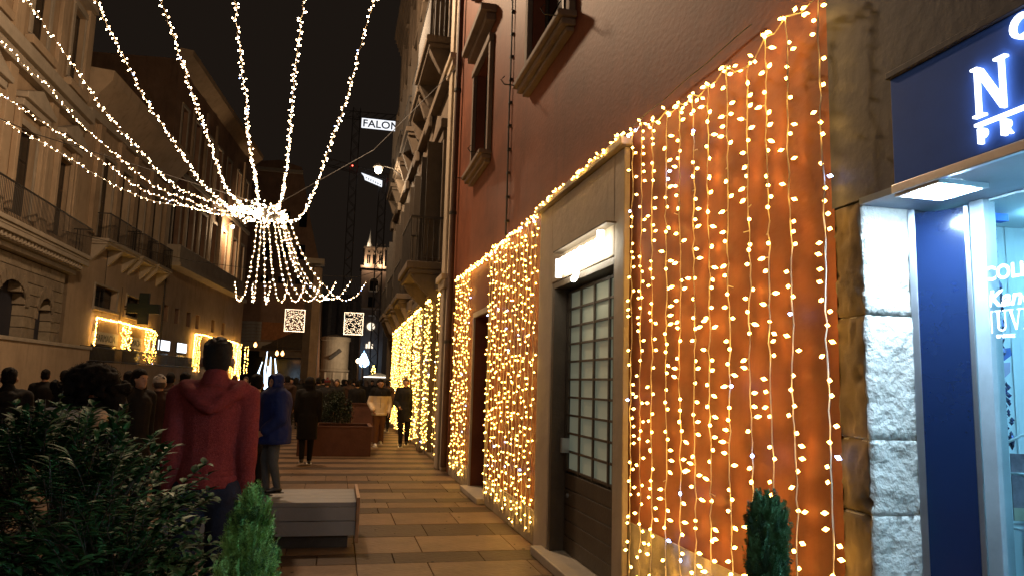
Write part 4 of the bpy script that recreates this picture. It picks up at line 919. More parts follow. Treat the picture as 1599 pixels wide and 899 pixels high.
# vinyl lettering on the glass
vin = mat('glowing_vinyl', (.9, .95, 1), .5, emit=(.85, .95, 1), estr=1.1)  # white vinyl lit by the downlight; its brightness is put in as emission
vl = empty('window_lettering', (2.478, 0, 0), -PI/2, 'white brand names on the glass reading COLLIS, Kane and JUVE', 'lettering')
text_mesh('lettering_line', 'COLLISTAR'[:6], .078, vin, vl, (-2.385, 0, 2.108), (PI/2, 0, 0), .001, bold=.0015, width=1.0)
text_mesh('lettering_line', 'Kane', .088, vin, vl, (-2.38, 0, 2.005), (PI/2, 0, 0), .001, shear=.25, bold=.0018, width=1.1)
def jl(mb, ch, u, z, w, h):
    B_x = lambda a, b, c, d: mb.box(u+a*w, u+b*w, 0, .002, z+c*h, z+d*h)
    if ch == 'J': B_x(.45, .62, -.1, .95); B_x(.25, .8, .95, 1); ring_poly(mb, u+.28*w, z-.05*h, .12*w, .30*w, 0, .002, PI, 2*PI, 8)
    if ch == 'U': B_x(.15, .32, .2, .95); B_x(.72, .80, .2, .95); B_x(0, .45, .95, 1); B_x(.6, .95, .95, 1); ring_poly(mb, u+.48*w, z+.22*h, .24*w, .34*w, 0, .002, PI, 2*PI, 10)
    if ch == 'V':
        mb.prism([(u+.05*w, z+.97*h), (u+.25*w, z+.97*h), (u+.58*w, z), (u+.48*w, z)], 0, .002); mb.prism([(u+.78*w, z+.97*h), (u+.86*w, z+.97*h), (u+.58*w, z), (u+.5*w, z)], 0, .0021); B_x(-.05, .38, .95, 1); B_x(.65, 1, .95, 1)
    if ch == 'E': B_x(.15, .32, 0, 1); B_x(.02, .9, 0, .05); B_x(.02, .88, .95, 1); B_x(.32, .7, .48, .53); B_x(.84, .9, .05, .2); B_x(.82, .88, .8, .95)
mb = MB(); u = -2.385
for c_, w__ in (('J', .038), ('U', .058), ('V', .058), ('E', .05)): jl(mb, c_, u, 1.91, w__, .078); u += w__*1.02
mb.build('lettering_line', vin, vl)
text_mesh('lettering_line', 'OF SWITZ', .017, vin, vl, (-2.345, 0, 1.882), (PI/2, 0, 0), .001, bold=.0008, width=1.05)
# things in the display
nk = empty('hanging_charm_chain', (2.668, 2.50, 2.39), 0, 'long dark charm chain hanging inside the shop window', 'necklace')
mt = mat('dark_metal_bead', (.04, .05, .12), .25, 5., .2, metal=.7); lil = mat('lilac_card', (.35, .33, .5), .6)
MB().box(-.05, .05, -.02, .02, 0, .03).build('hook_plate', navy, nk)
z = 0
mb = MB()
for i in range(60):
    mb.lathe((.002*math.sin(i), 0, z-.012), [(.001, 0), (.0035+.0015*(i % 2), .004), (.001, .009)], 6); z -= .0095
mb.build('chain', mt, nk)
random.seed(5)
for i in range(16):
    zz = -.28-i*.018; x = random.uniform(-.012, .012); mb = MB()
    if i % 3 == 0: mb.lathe((x, 0, zz), [(.002, .03), (.010, .012), (.012, -.002), (.003, -.02)], 8)
    elif i % 3 == 1: ring_poly(mb, x, zz, .010, .013, -.002, .002, 0, 2*PI, 12)
    else: mb.octa((x, 0, zz), (0, .2, 1), .011, .016)
    mb.build('charm', mt if i % 3 != 1 else steel, nk)
mb = MB().prism([(-.05, -.545), (.035, -.53), (.04, -.56), (.0, -.585), (-.035, -.575)], -.006, .006); mb.build('pouch_top', mat('blue_card', (.03, .08, .3), .5), nk)
MB().prism([(-.035, -.60), (.03, -.59), (.028, -.63), (-.01, -.66)], -.006, .006).build('pouch', lil, nk)
mb = MB()
for i in range(24): mb.octa((.004+random.uniform(-.014, .014), random.uniform(-.01, .01), -.67-i*.011), (0, 0, 1), random.uniform(.005, .011), .012)
mb.build('pendants', mt, nk)
MB().lathe((-.012, 0, -.77), [(.002, .04), (.012, .0), (.010, -.02), (.001, -.04)], 8).build('pendant', mt, nk)
MB().lathe((.02, 0, -.90), [(.002, .03), (.012, .0), (.008, -.03), (.001, -.045)], 8).build('pendant', mt, nk)
rk = empty('wire_display_rack', (2.615, 2.52, .33), 0, 'white wire rack with curled ends standing in the shop window', 'display rack')
wp = mat('white_wire', (.75, .8, .82), .35)
mb = MB()
for x, y_ in ((0, 0), (.32, 0), (0, -.5), (.32, -.5)): mb.tube([(x, y_, 0), (x, y_, 1.22)], .008, 8); mb.lathe((x, y_, 1.215), [(.004, 0), (.013, .008), (.013, .018), (.003, .028)], 10)
mb.build('post', wp, rk)
for z in (.55, .82, 1.03):
    mb = MB().tube([(0, 0, z), (.32, 0, z), (.32, -.5, z), (0, -.5, z), (0, 0, z)], .005, 6); ring_poly(mb, .05, z-.035, .026, .03, -.004, .002)
    for i in range(1, 6): mb.tube([(0, -.5*i/6, z), (.32, -.5*i/6, z)], .003, 5)
    mb.build('wire_shelf', wp, rk)
MB().tube([(0, 0, 1.12), (.1, -.1, 1.2), (.3, -.25, 1.28)], .006, 6).build('brace', wp, rk)
pc = empty('photo_card', (2.635, 2.46, 1.175), -.35, 'dusky lilac photo card leaning on the wire rack shelf', 'card')
MB().box(0, .34, 0, .006, 0, .26).build('card_sheet', mat('lilac_photo', (.14, .10, .14), .4, 6., .5, col2=(.38, .32, .38)), pc)
MB().box(0, .34, -.002, -.0005, -.0, .05).build('pale_strip', mat('cream_card', (.5, .5, .38), .5), pc)
bx = empty('blue_gift_box', (2.74, 2.42, 1.37), 0, 'dark blue box on the top shelf of the wire rack', 'box')
MB().box(0, .14, -.14, .04, 0, .12).build('box_body', navy, bx, bevel=.004); MB().box(-.004, .144, -.144, .044, .121, .145).build('box_lid', navy, bx, bevel=.003)
for i in range(4):
    r = empty('small_jar', (2.66+i*.045, 2.40-i*.012, 1.165), 0, ['leftmost small cream jar on the lower rack shelf', 'second small cream jar on the lower rack shelf', 'third small cream jar on the lower rack shelf', 'last small cream jar on the lower rack shelf'][i], 'jar', 'cream jars on the rack')
    MB().lathe((0, 0, 0), [(.018, 0), (.02, .003), (.02, .03), (.014, .036)], 12).build('jar_body', mat('cream_card', (.5, .5, .38)), r); MB().lathe((0, 0, .036), [(.016, 0), (.016, .012), (.003, .013)], 12).build('lid', wp, r)

# ================================================================ street furniture
bn = empty('street_bench', (0, 0, 0), 0, 'wide low grey platform bench with a brown end panel on the walkway', 'bench')
bg = mat('bench_grey', (.20, .20, .21), .55, 2., .12, .2, 40.)
for i in range(4): MB().box(-1.55, .265, 7.72+i*.235, 7.72+i*.235+.228, .405, .45).build('seat_slab', bg, bn, bevel=.006)
MB().box(-1.55, .265, 7.70, 7.745, .275, .404).build('front_board', bg, bn, bevel=.004)
MB().box(-1.55, .265, 7.705, 7.745, .13, .268).build('front_board', bg, bn, bevel=.004)
MB().box(-1.5, .2, 7.80, 8.6, 0, .40).build('plinth', iron, bn)
ep = MB().add([(.268,7.68,.06),(.30,7.68,.06),(.30,8.68,.30),(.268,8.68,.30),(.268,7.68,.50),(.30,7.68,.50),(.30,8.68,.50),(.268,8.68,.50)], [(0,3,2,1),(4,5,6,7),(0,1,5,4),(1,2,6,5),(2,3,7,6),(3,0,4,7)])
ep.build('end_panel', mat('bench_wood', (.30, .17, .09), .5, 5., .3), bn, bevel=.004)
rust = mat('rust_steel', (.10, .035, .02), .7, 3., .3, .2, 20.)
def planter(x0, x1, y0, y1, h, lab, cat='planter'):
    r = empty('planter', ((x0+x1)/2, (y0+y1)/2, 0), 0, lab, cat); w = (x1-x0)/2; d_ = (y1-y0)/2
    MB().box(-w, w, -d_, -d_+.04, 0, h).box(-w, w, d_-.04, d_, 0, h).box(-w, -w+.04, -d_+.04, d_-.04, 0, h).box(w-.04, w, -d_+.04, d_-.04, 0, h).build('trough', rust, r, bevel=.006)
    MB().box(-w-.02, w+.02, -d_-.02, -d_+.06, h+.001, h+.025).box(-w-.02, w+.02, d_-.06, d_+.02, h+.001, h+.025).box(-w-.02, -w+.06, -d_+.06, d_-.06, h+.001, h+.025).box(w-.06, w+.02, -d_+.06, d_-.06, h+.001, h+.025).build('rim', rust, r)
    MB().box(-w+.041, w-.041, -d_+.041, d_-.041, 0, h-.06).build('soil', mortar, r); return r
planter(-.75, .83, 16.9, 18.3, .62, 'large rust brown planter box left of the two approaching people')
ps = empty('planter_shrub', (.03, 17.6, .6), 0, 'dark rounded shrub growing in the rust brown planter box', 'shrub')
mbl = MB(); random.seed(9)
for i in range(2600):
    a_ = random.random()*2*PI; el_ = random.uniform(-.3, 1.5); k_ = random.uniform(.5, 1.05)
    q = Vector((.40*math.cos(a_)*math.cos(el_), .42*math.sin(a_)*math.cos(el_), .28+.48*math.sin(el_)))*k_
    d1 = Vector((random.uniform(-1, 1), random.uniform(-1, 1), random.uniform(-.4, 1))).normalized(); s1 = d1.cross(Vector((.2, .3, 1))).normalized()
    mbl.add([q, q+d1*.03+s1*.012, q+d1*.06, q+d1*.03-s1*.012], [(0, 1, 2, 3)])
mbl.build('foliage', mat('planter_leaf', (.012, .028, .010), .6), ps, kind='stuff')
for i in range(5): MB().tube([(.03*i-.06, 0, -.1), (.08*i-.16, .03*i, .45)], .008, 5).build('stem', dark_wood, ps)
planter(.45, 1.35, 20.8, 22.2, 1.02, 'taller reddish planter box behind the first one')
# ================================================================ people
def ell(bm, c, r, sub=2):
    mt_ = Matrix.Translation(c) @ Matrix.Diagonal((r[0], r[1], r[2], 1))
    bmesh.ops.create_icosphere(bm, subdivisions=sub, radius=1, matrix=mt_)
def cap(bm, p0, p1, r0, r1, fx=1., fy=1., n=12, k=5):
    p0 = Vector(p0); p1 = Vector(p1); rings = []
    t = (p1-p0).normalized(); a = t.cross(Vector((0, 1, .01)));
    if a.length < .2: a = t.cross(Vector((1, 0, 0)))
    a.normalize(); b = a.cross(t)
    for i in range(k):
        c = p0.lerp(p1, i/(k-1)); r = r0+(r1-r0)*i/(k-1)
        rings.append([bm.verts.new(c+a*math.cos(2*PI*j/n)*r*fx+b*math.sin(2*PI*j/n)*r*fy) for j in range(n)])
    for i in range(k-1):
        for j in range(n): bm.faces.new((rings[i][j], rings[i][(j+1) % n], rings[i+1][(j+1) % n], rings[i+1][j]))
    bm.faces.new(rings[0][::-1]); bm.faces.new(rings[-1])
    f = min(fx, 1.)
    ell(bm, p0, (r0*fx, r0*fy, r0*min(fx, fy)), 2); ell(bm, p1, (r1*fx, r1*fy, r1*min(fx, fy)), 2)
def fuse(bm, name, m, voxel, smooth=4, folds=0., fs=9., seed=0):
    bmesh.ops.recalc_face_normals(bm, faces=bm.faces)
    me = bpy.data.meshes.new(name); bm.to_mesh(me); bm.free()
    o = bpy.data.objects.new(name, me); COL.objects.link(o)
    md = o.modifiers.new('r', 'REMESH'); md.mode = 'VOXEL'; md.voxel_size = voxel; md.use_smooth_shade = True
    if smooth: s = o.modifiers.new('s', 'SMOOTH'); s.iterations = smooth; s.factor = .5
    r = bpy.data.meshes.new_from_object(o.evaluated_get(bpy.context.evaluated_depsgraph_get())); r.name = name
    bpy.data.objects.remove(o); r.materials.clear(); r.materials.append(m)
    if folds:
        n = len(r.vertices); co = np.empty(n*3); r.vertices.foreach_get('co', co); co = co.reshape(-1, 3)
        no = np.empty(n*3); r.vertices.foreach_get('normal', no); no = no.reshape(-1, 3)
        for i in range(n):
            p = Vector((co[i][0]*fs, co[i][1]*fs, co[i][2]*fs*.8+seed))
            d = (1-abs(noise.noise(p+noise.noise_vector(p*.6)*1.2))*2)*.5+.3*noise.noise(p*2.7)
            co[i] += no[i]*d*folds
        r.vertices.foreach_set('co', co.ravel())
    r.polygons.foreach_set('use_smooth', [True]*len(r.polygons)); r.update(); return r
skin = mat('skin', (.36, .20, .13), .5, 8., .08); skin.node_tree.nodes['Principled BSDF'].inputs['Subsurface Weight'].default_value = .1
def cloth(name, c, rough=.9, b=.25, sheen=.0): return mat(name, c, rough, 5., .18, b, 60., spec=.25, sheen=sheen)
black_hair = mat('black_hair', (.006, .0045, .004), .75, 30., .4, .6, 120., spec=.15)
brown_hair = mat('brown_hair', (.04, .022, .014), .5, 30., .4, .6, 120.)
black_cloth = cloth('black_cloth', (.007, .006, .006)); navy_cloth = cloth('navy_jeans', (.012, .014, .026)); grey_cloth = cloth('grey_jeans', (.07, .075, .08))
shoe_white = mat('white_shoe', (.6, .57, .52), .5); shoe_dark = mat('dark_shoe', (.015, .013, .012), .4)
def person(loc, rz, H, label, top, legs, hair=None, style='short', shoes=None, coat=.50, voxel=.018, arms=((.022, 0), (.022, 0)), stride=0., bulk=1., hood=None, hat=None, hand_detail=False, folds=.006, group=None, headturn=0., seed=0, lean=0., gender=1., lfoot=0.):
    """local frame: facing +y; arms = (elbow out, hand forward) for left(-x) and right(+x); lengths in fractions of H"""
    r = empty('person', loc, rz, label, 'person', group); h = H
    V = lambda x, y, z: Vector((x*h, (y+lean*z)*h, z*h))
    hc = V(0, .012, .930); hips = .052; sh = .100*gender
    J = {}
    for s, k in ((-1, 0), (1, 1)):
        eo, hf = arms[k]
        J[s, 'S'] = V(s*sh, 0, .812); J[s, 'E'] = V(s*(sh+eo), -.02+hf*.15, .635); J[s, 'W'] = V(s*(sh+eo*.85-hf*.35), .02+hf, .50+hf*.45)
        J[s, 'H'] = J[s, 'W']+(J[s, 'W']-J[s, 'E']).normalized()*.055*h
        st = stride*s
        J[s, 'L'] = V(s*hips, 0, .525); J[s, 'K'] = V(s*(hips-.004)+lfoot*.4, .02+st*.55, .29); J[s, 'A'] = V(s*(hips-.008)+lfoot, st-.01-(abs(st)*.2 if st < 0 else 0), .045+(.03 if st < -.02 else 0)); 
    bm = bmesh.new()
    # head, face, neck
    ell(bm, hc, (.041*h, .050*h, .058*h), 3); ell(bm, hc+V(0, .012, -.030), (.033*h, .038*h, .038*h), 3)
    ell(bm, hc+V(0, .052, -.012), (.0085*h, .013*h, .015*h)); ell(bm, hc+V(0, .040, -.052), (.016*h, .014*h, .012*h))
    ell(bm, hc+V(0, .046, -.034), (.014*h, .008*h, .005*h))
    for s in (-1, 1):
        ell(bm, hc+V(s*.0475, -.004, -.010), (.0065*h, .012*h, .018*h)); ell(bm, hc+V(s*.017, .042, .010), (.014*h, .010*h, .006*h))
    cap(bm, V(0, -.008, .885), V(0, -.006, .825), .030*h, .036*h)
    # torso
    cap(bm, V(0, 0, .77), V(0, 0, .80), .075*h, .062*h, 1.25, .8); cap(bm, V(0, 0, .62), V(0, 0, .76), .066*h, .078*h, 1.15, .82); cap(bm, V(0, 0, .54), V(0, 0, .62), .078*h, .066*h, 1.15, .9)
    for s in (-1, 1):
        cap(bm, J[s, 'S'], J[s, 'E'], .030*h, .024*h); cap(bm, J[s, 'E'], J[s, 'W'], .024*h, .016*h)
        w, hd = J[s, 'W'], J[s, 'H']; d = (hd-w).normalized(); side = Vector((0, 1, 0)).cross(d); side = Vector((0, 1, 0)) if side.length < .1 else Vector((0, 1, 0))-d*d.y
        side.normalize(); nrm = d.cross(side)
        ell(bm, w.lerp(hd, .5), (.012*h, .021*h, .028*h))
        for fi, (o, L1) in enumerate([(-.016, .85), (-.0055, 1.), (.005, .95), (.0155, .75)]):
            b0 = hd+side*(-o)*h-d*.008*h; cu = nrm*(-s)*.3
            m1 = b0+(d+cu*.5).normalized()*.026*h*L1; m2 = m1+(d*.75+cu*2.2).normalized()*.020*h*L1
            cap(bm, b0, m1, .0052*h, .0048*h, n=8, k=3); cap(bm, m1, m2, .0048*h, .004*h, n=8, k=3)
        tb_ = w.lerp(hd, .35)+side*.014*h; t1 = tb_+(side*.9+d*.7).normalized()*.022*h; t2 = t1+(d+side*.15).normalized()*.018*h
        cap(bm, tb_, t1, .0065*h, .0055*h, n=8, k=3); cap(bm, t1, t2, .0055*h, .0045*h, n=8, k=3)
        cap(bm, J[s, 'L'], J[s, 'K'], .047*h, .031*h); cap(bm, J[s, 'K'], J[s, 'A'], .029*h, .018*h)
        cap(bm, J[s, 'A']+V(0, -.015, -.022), J[s, 'A']+V(0, .075, -.028), .018*h, .014*h)
    if headturn:
        R_ = Matrix.Rotation(headturn, 4, 'Z')
        for v in bm.verts:
            if v.co.z > .872*h: q = R_ @ (v.co-V(0, 0, 0)); v.co = Vector((q.x, q.y, v.co.z))
    link('body', fuse(bm, 'body', skin, voxel*.45 if hand_detail else voxel*.7, 3 if hand_detail else 2), r)
    hr = Matrix.Rotation(headturn, 3, 'Z'); hcr = hr @ Vector((hc.x, hc.y, 0)); hcr.z = hc.z
    HV = lambda x, y, z: hcr+hr @ Vector((x*h, y*h, z*h))
    if voxel < .03:
        for s in (-1, 1):
            e = MB().lathe((0, 0, 0), [(.0005, -.0035*h), (.003*h, -.002*h), (.0035*h, 0), (.003*h, .002*h), (.0005, .0035*h)], 8).build('eye', shoe_dark, r); e.location = HV(s*.017, .0475, .001)
    # hair
    if hair:
        bm = bmesh.new()
        if style == 'short':
            ell(bm, HV(0, -.006, .022), (.045*h, .052*h, .046*h), 3); ell(bm, HV(0, -.022, -.004), (.0425*h, .037*h, .046*h), 3)
            for i in range(40):
                a = random.random()*2*PI; e = random.uniform(.3, 1.5); ell(bm, HV(.043*math.cos(a)*math.cos(e), -.006+.049*math.sin(a)*math.cos(e), .024+.044*math.sin(e)), (.008*h, .008*h, .007*h), 1)
        elif style == 'long':
            ell(bm, HV(0, -.008, .016), (.048*h, .054*h, .050*h), 3); cap(bm, HV(0, -.028, .0), HV(0, -.05, -.11), .046*h, .04*h, 1.1, .6)
            for s in (-1, 1): cap(bm, HV(s*.04, -.01, 0), HV(s*.05, -.01, -.10), .018*h, .016*h)
        elif style == 'curly':
            ell(bm, HV(0, -.01, .012), (.092*h, .078*h, .064*h), 3)
            for s in (-1, 1): cap(bm, HV(s*.06, -.01, -.01), HV(s*.115, -.02, -.095), .05*h, .04*h)
            for i in range(320):
                a = random.random()*2*PI; e = random.uniform(-.9, 1.5); k_ = 1.12 if e > 0 else 1.4
                ell(bm, HV(.088*k_*math.cos(a)*math.cos(e)*(1.25 if e < 0 else 1), -.012+.078*math.sin(a)*math.cos(e), .01+.062*math.sin(e)*(1 if e > 0 else 1.7)), (random.uniform(.010, .018)*h,)*3, 1)
        hm = link('hair', fuse(bm, 'hair', hair, min(voxel*.6, .012), 1, .002, 40., seed), r)
        if style == 'curly':
            q = MB()
            for i in range(420):
                a = random.random()*2*PI; e = random.uniform(-.9, 1.5); d = Vector((math.cos(a)*math.cos(e), math.sin(a)*math.cos(e), math.sin(e)))
                b0 = HV(.098*d.x*(1.25 if e < 0 else 1), -.012+.085*d.y, .01+.07*d.z*(1 if e > 0 else 1.7)); ph = random.random()*6
                sd = d.cross(Vector((0, 0, 1.01))).normalized(); up_ = d.cross(sd)
                q.tube([b0-d*.02+d*.008*j+(sd*math.cos(ph+j*1.3)+up_*math.sin(ph+j*1.3))*.009 for j in range(6)], .0022, 4, r1=.0012)
            q.build('curls', hair, hm, kind='stuff')
    if hat:
        bm = bmesh.new(); ell(bm, HV(0, -.004, .024), (.049*h, .055*h, .046*h), 3); ell(bm, HV(0, -.004, .012), (.051*h, .057*h, .018*h), 3)
        if hat[1]: ell(bm, HV(0, -.004, .078), (.018*h,)*3, 2)
        link('hat', fuse(bm, 'hat', hat[0], min(voxel, .014), 2), r)
    # trousers
    bm = bmesh.new(); cap(bm, V(0, -.004, .535), V(0, 0, .575), .073*h, .068*h, 1.12, .92)
    for s in (-1, 1):
        cap(bm, J[s, 'L'], J[s, 'K'], .054*h, .038*h*min(bulk, 1.15)); cap(bm, J[s, 'K'], J[s, 'A']+V(0, 0, .008), .036*h*min(bulk, 1.15), .029*h)
        ell(bm, J[s, 'L']+V(0, -.018, 0), (.046*h, .043*h, .05*h))
    link('trousers', fuse(bm, 'trousers', legs, voxel, 3, folds*.8, 11., seed+3), r)
    for s in (-1, 1):
        bm = bmesh.new(); a = J[s, 'A']
        cap(bm, a+V(0, -.022, -.020), a+V(0, .02, -.012), .022*h, .024*h); cap(bm, a+V(0, .02, -.018), a+V(0, .085, -.027), .023*h, .018*h, 1.15, .9)
        sm2 = fuse(bm, 'shoe', shoes or shoe_dark, min(voxel, .012), 2); so = link('shoe', sm2, r)
        MB().prism([(-.03, 0), (.03, 0), (.03, .006), (-.03, .006)], -.05, .11).build('sole', shoe_white if shoes is None and seed % 2 else (shoes or shoe_dark), so).matrix_basis = Matrix.Translation(a+V(0, -.0, -.0442)) @ Matrix.Scale(h, 4)
    # coat / jacket
    bm = bmesh.new(); B2 = bulk
    cap(bm, V(0, -.002, .775), V(0, -.004, .805), .083*h*B2, .070*h, 1.28, .86); cap(bm, V(0, 0, .62), V(0, 0, .77), .080*h*B2, .088*h*B2, 1.15, .9)
    cap(bm, V(0, 0, coat+.012), V(0, 0, .63), .084*h*B2, .080*h*B2, 1.12, .95)
    if coat < .45: cap(bm, V(0, 0, coat+.02), V(0, 0, .55), .086*h*B2, .086*h*B2, 1.12, .98)
    cap(bm, V(0, -.006, .815), V(0, -.006, .852), .044*h, .040*h)
    for s in (-1, 1):
        cap(bm, V(s*.045, -.004, .83), J[s, 'S'], .038*h, .042*h*B2); cap(bm, J[s, 'S'], J[s, 'E'], .041*h*B2, .034*h*B2); cap(bm, J[s, 'E'], J[s, 'W'].lerp(J[s, 'E'], .06), .034*h*B2, .026*h*B2)
    if hood == 'down':
        pts = [V(-.075, .035, .845), V(-.085, -.02, .842), V(-.06, -.065, .822), V(-.025, -.088, .795), V(0, -.094, .783), V(.025, -.088, .795), V(.06, -.065, .822), V(.085, -.02, .842), V(.075, .035, .845)]
        for i in range(8): cap(bm, pts[i], pts[i+1], .021*h, .021*h, k=3)
        ell(bm, V(0, -.068, .815), (.062*h, .028*h, .034*h), 3); cap(bm, V(0, -.022, .85), V(0, -.018, .868), .040*h, .040*h)
    cm_ = fuse(bm, 'jacket', top if not isinstance(top, tuple) else top[0], voxel*.75, 3, folds, 7., seed)
    hemz = coat*h
    for v_ in cm_.vertices:      # cut the body of the coat off straight at the hem
        if v_.co.z < hemz and abs(v_.co.x) < .094*h*B2: v_.co.z = hemz+(v_.co.z-hemz)*.10
    if isinstance(top, tuple):
        cm_.materials.append(top[1])
        zc_ = top[2]*h
        for p in cm_.polygons:
            if p.center.z < zc_ and abs(p.center.x) < 2: p.material_index = 1
    jk = link('jacket', cm_, r)
    if coat < .6:   # hem band, zip line
        bm = bmesh.new(); cap(bm, V(0, 0, coat-.004), V(0, 0, coat+.014), .086*h*B2, .087*h*B2, 1.14, .98); hb_ = fuse(bm, 'hem_band', top[1] if isinstance(top, tuple) else top, voxel*.8, 1)
        for v_ in hb_.vertices: v_.co.z = max(hemz-.012*h, min(hemz+.024*h, v_.co.z))
        link('hem_band', hb_, jk)
    if hood == 'up':
        bm = bmesh.new(); ell(bm, HV(0, -.014, .016), (.058*h, .058*h, .060*h), 3); ell(bm, HV(0, -.014, -.03), (.056*h, .056*h, .045*h), 3)
        for i in range(14):
            a = 2*PI*i/14; a2 = 2*PI*(i+1)/14; P_ = lambda t: HV(.045*math.cos(t), .036+.004*math.cos(t), -.003+.055*math.sin(t))
            cap(bm, P_(a), P_(a2), .013*h, .013*h, k=2, n=8)
        link('hood', fuse(bm, 'hood', top[0] if isinstance(top, tuple) else top, voxel*.7, 2, folds*.4), jk)
    return r, HV, V, jk
random.seed(21)
red_fleece = mat('red_fleece', (.21, .034, .032), .95, 90., .35, .7, 260., spec=.2)
person((-.70, 4.72, 0), .04, 1.885, 'man in a red fleece jacket with folded hood, seen from behind', red_fleece, navy_cloth, mat('short_black_hair', (.008, .006, .005), .6, 60., .6, .9, 300., spec=.3), 'short', coat=.55, voxel=.013,
       arms=((.008, .0), (.010, -.005)), stride=.05, bulk=.93, hood='down', hand_detail=True, folds=.010, seed=1, lfoot=-.03)
blue_puff = cloth('blue_puffer', (.006, .016, .10), .7, .2)
person((-.60, 8.12, .452), 1.9, 1.25, 'small boy in a blue hooded puffer coat standing on the bench', blue_puff, grey_cloth, None, 'short', shoe_dark, coat=.44, voxel=.014,
       arms=((.05, .08), (.05, .08)), stride=.03, bulk=1.72, hood='up', folds=.007, seed=2, headturn=.25)
person((-.93, 9.45, 0), .1, 1.70, 'dark-haired adult in black standing right behind the boy in blue', black_cloth, black_cloth, black_hair, 'short', coat=.46, voxel=.018, seed=3)
cream_fluff = mat('cream_fleece', (.50, .42, .34), .95, 20., .2, .8, 50., sheen=.4)
wm, HV, V, jk = person((-1.62, 5.6, 0), -.2, 1.70, 'woman with a huge mass of dark curly hair and cream fleece collar', black_cloth, black_cloth, black_hair, 'curly', coat=.42, voxel=.016, seed=4, bulk=1.1)
bm = bmesh.new(); pts = [V(-.13, -.045, .80), V(-.085, -.085, .80), V(-.03, -.105, .795), V(.03, -.105, .795), V(.085, -.085, .80)]
for i in range(4): cap(bm, pts[i], pts[i+1], .034*1.7, .034*1.7, k=3)
ell(bm, V(-.05, -.115, .79), (.13, .05, .065), 3)
link('fleece_collar', fuse(bm, 'fleece_collar', cream_fluff, .012, 2, .005, 25.), wm)
brown_cloth = cloth('brown_cloth', (.035, .018, .012)); char_cloth = cloth('charcoal_cloth', (.014, .013, .013))
person((-3.42, 9.0, 0), .4, 1.69, 'man in a black coat at the left edge of the walkway', black_cloth, black_cloth, black_hair, 'short', coat=.42, seed=5, bulk=1.15, hood='down')
person((-2.14, 9.0, 0), -2.2, 1.73, 'dark long-haired person turned sideways behind the curly-haired woman', black_cloth, black_cloth, black_hair, 'long', coat=.42, seed=6)
person((-2.2, 10.3, 0), .3, 1.66, 'person in a brown coat and pale knitted hat left of the red jacket', brown_cloth, black_cloth, brown_hair, 'short', coat=.40, seed=7, hat=(cream_fluff, False), bulk=1.15)
person((-2.25, 12.2, 0), .1, 1.71, 'person in dark red-black coat with a round head just left of the red-jacketed man', cloth('dark_red_cloth', (.05, .008, .01)), black_cloth, black_hair, 'short', coat=.42, seed=8)
person((-2.15, 13.4, 0), 2.9, 1.66, 'brown-haired woman facing the viewer past the red-jacketed man\'s shoulder', char_cloth, black_cloth, brown_hair, 'long', coat=.42, seed=9)
person((-.50, 15.2, 0), .05, 1.70, 'person all in black walking away beside the brown planter', black_cloth, black_cloth, black_hair, 'long', coat=.30, voxel=.018, seed=11, stride=.07, bulk=1.2, hood='up')
puff_w = cloth('cream_puffer', (.62, .50, .36), .7); tan_tr = cloth('tan_trousers', (.14, .065, .035))
wp_, HV, V, jk = person((1.12, 19.4, 0), PI+.1, 1.72, 'young man in a black and cream puffer jacket walking towards the viewer', (black_cloth, puff_w, .745), tan_tr, black_hair, 'short', shoe_white, coat=.47, voxel=.016, arms=((.05, .02), (.045, .08)), stride=.04, bulk=1.2, seed=12)
MB().box(-.004, .004, .148, .16, .49*1.72, .80*1.72).build('zip', shoe_dark, jk)
MB().box(-.27, -.21, .0, .06, .40*1.72, .45*1.72).build('dark_glove', black_cloth, wp_)
person((1.77, 19.4, 0), PI-.1, 1.76, 'man in a long dark coat walking close to the light curtains', char_cloth, black_cloth, brown_hair, 'short', coat=.38, voxel=.016, arms=((.05, .03), (.04, .16)), stride=.05, bulk=1.12, seed=13)
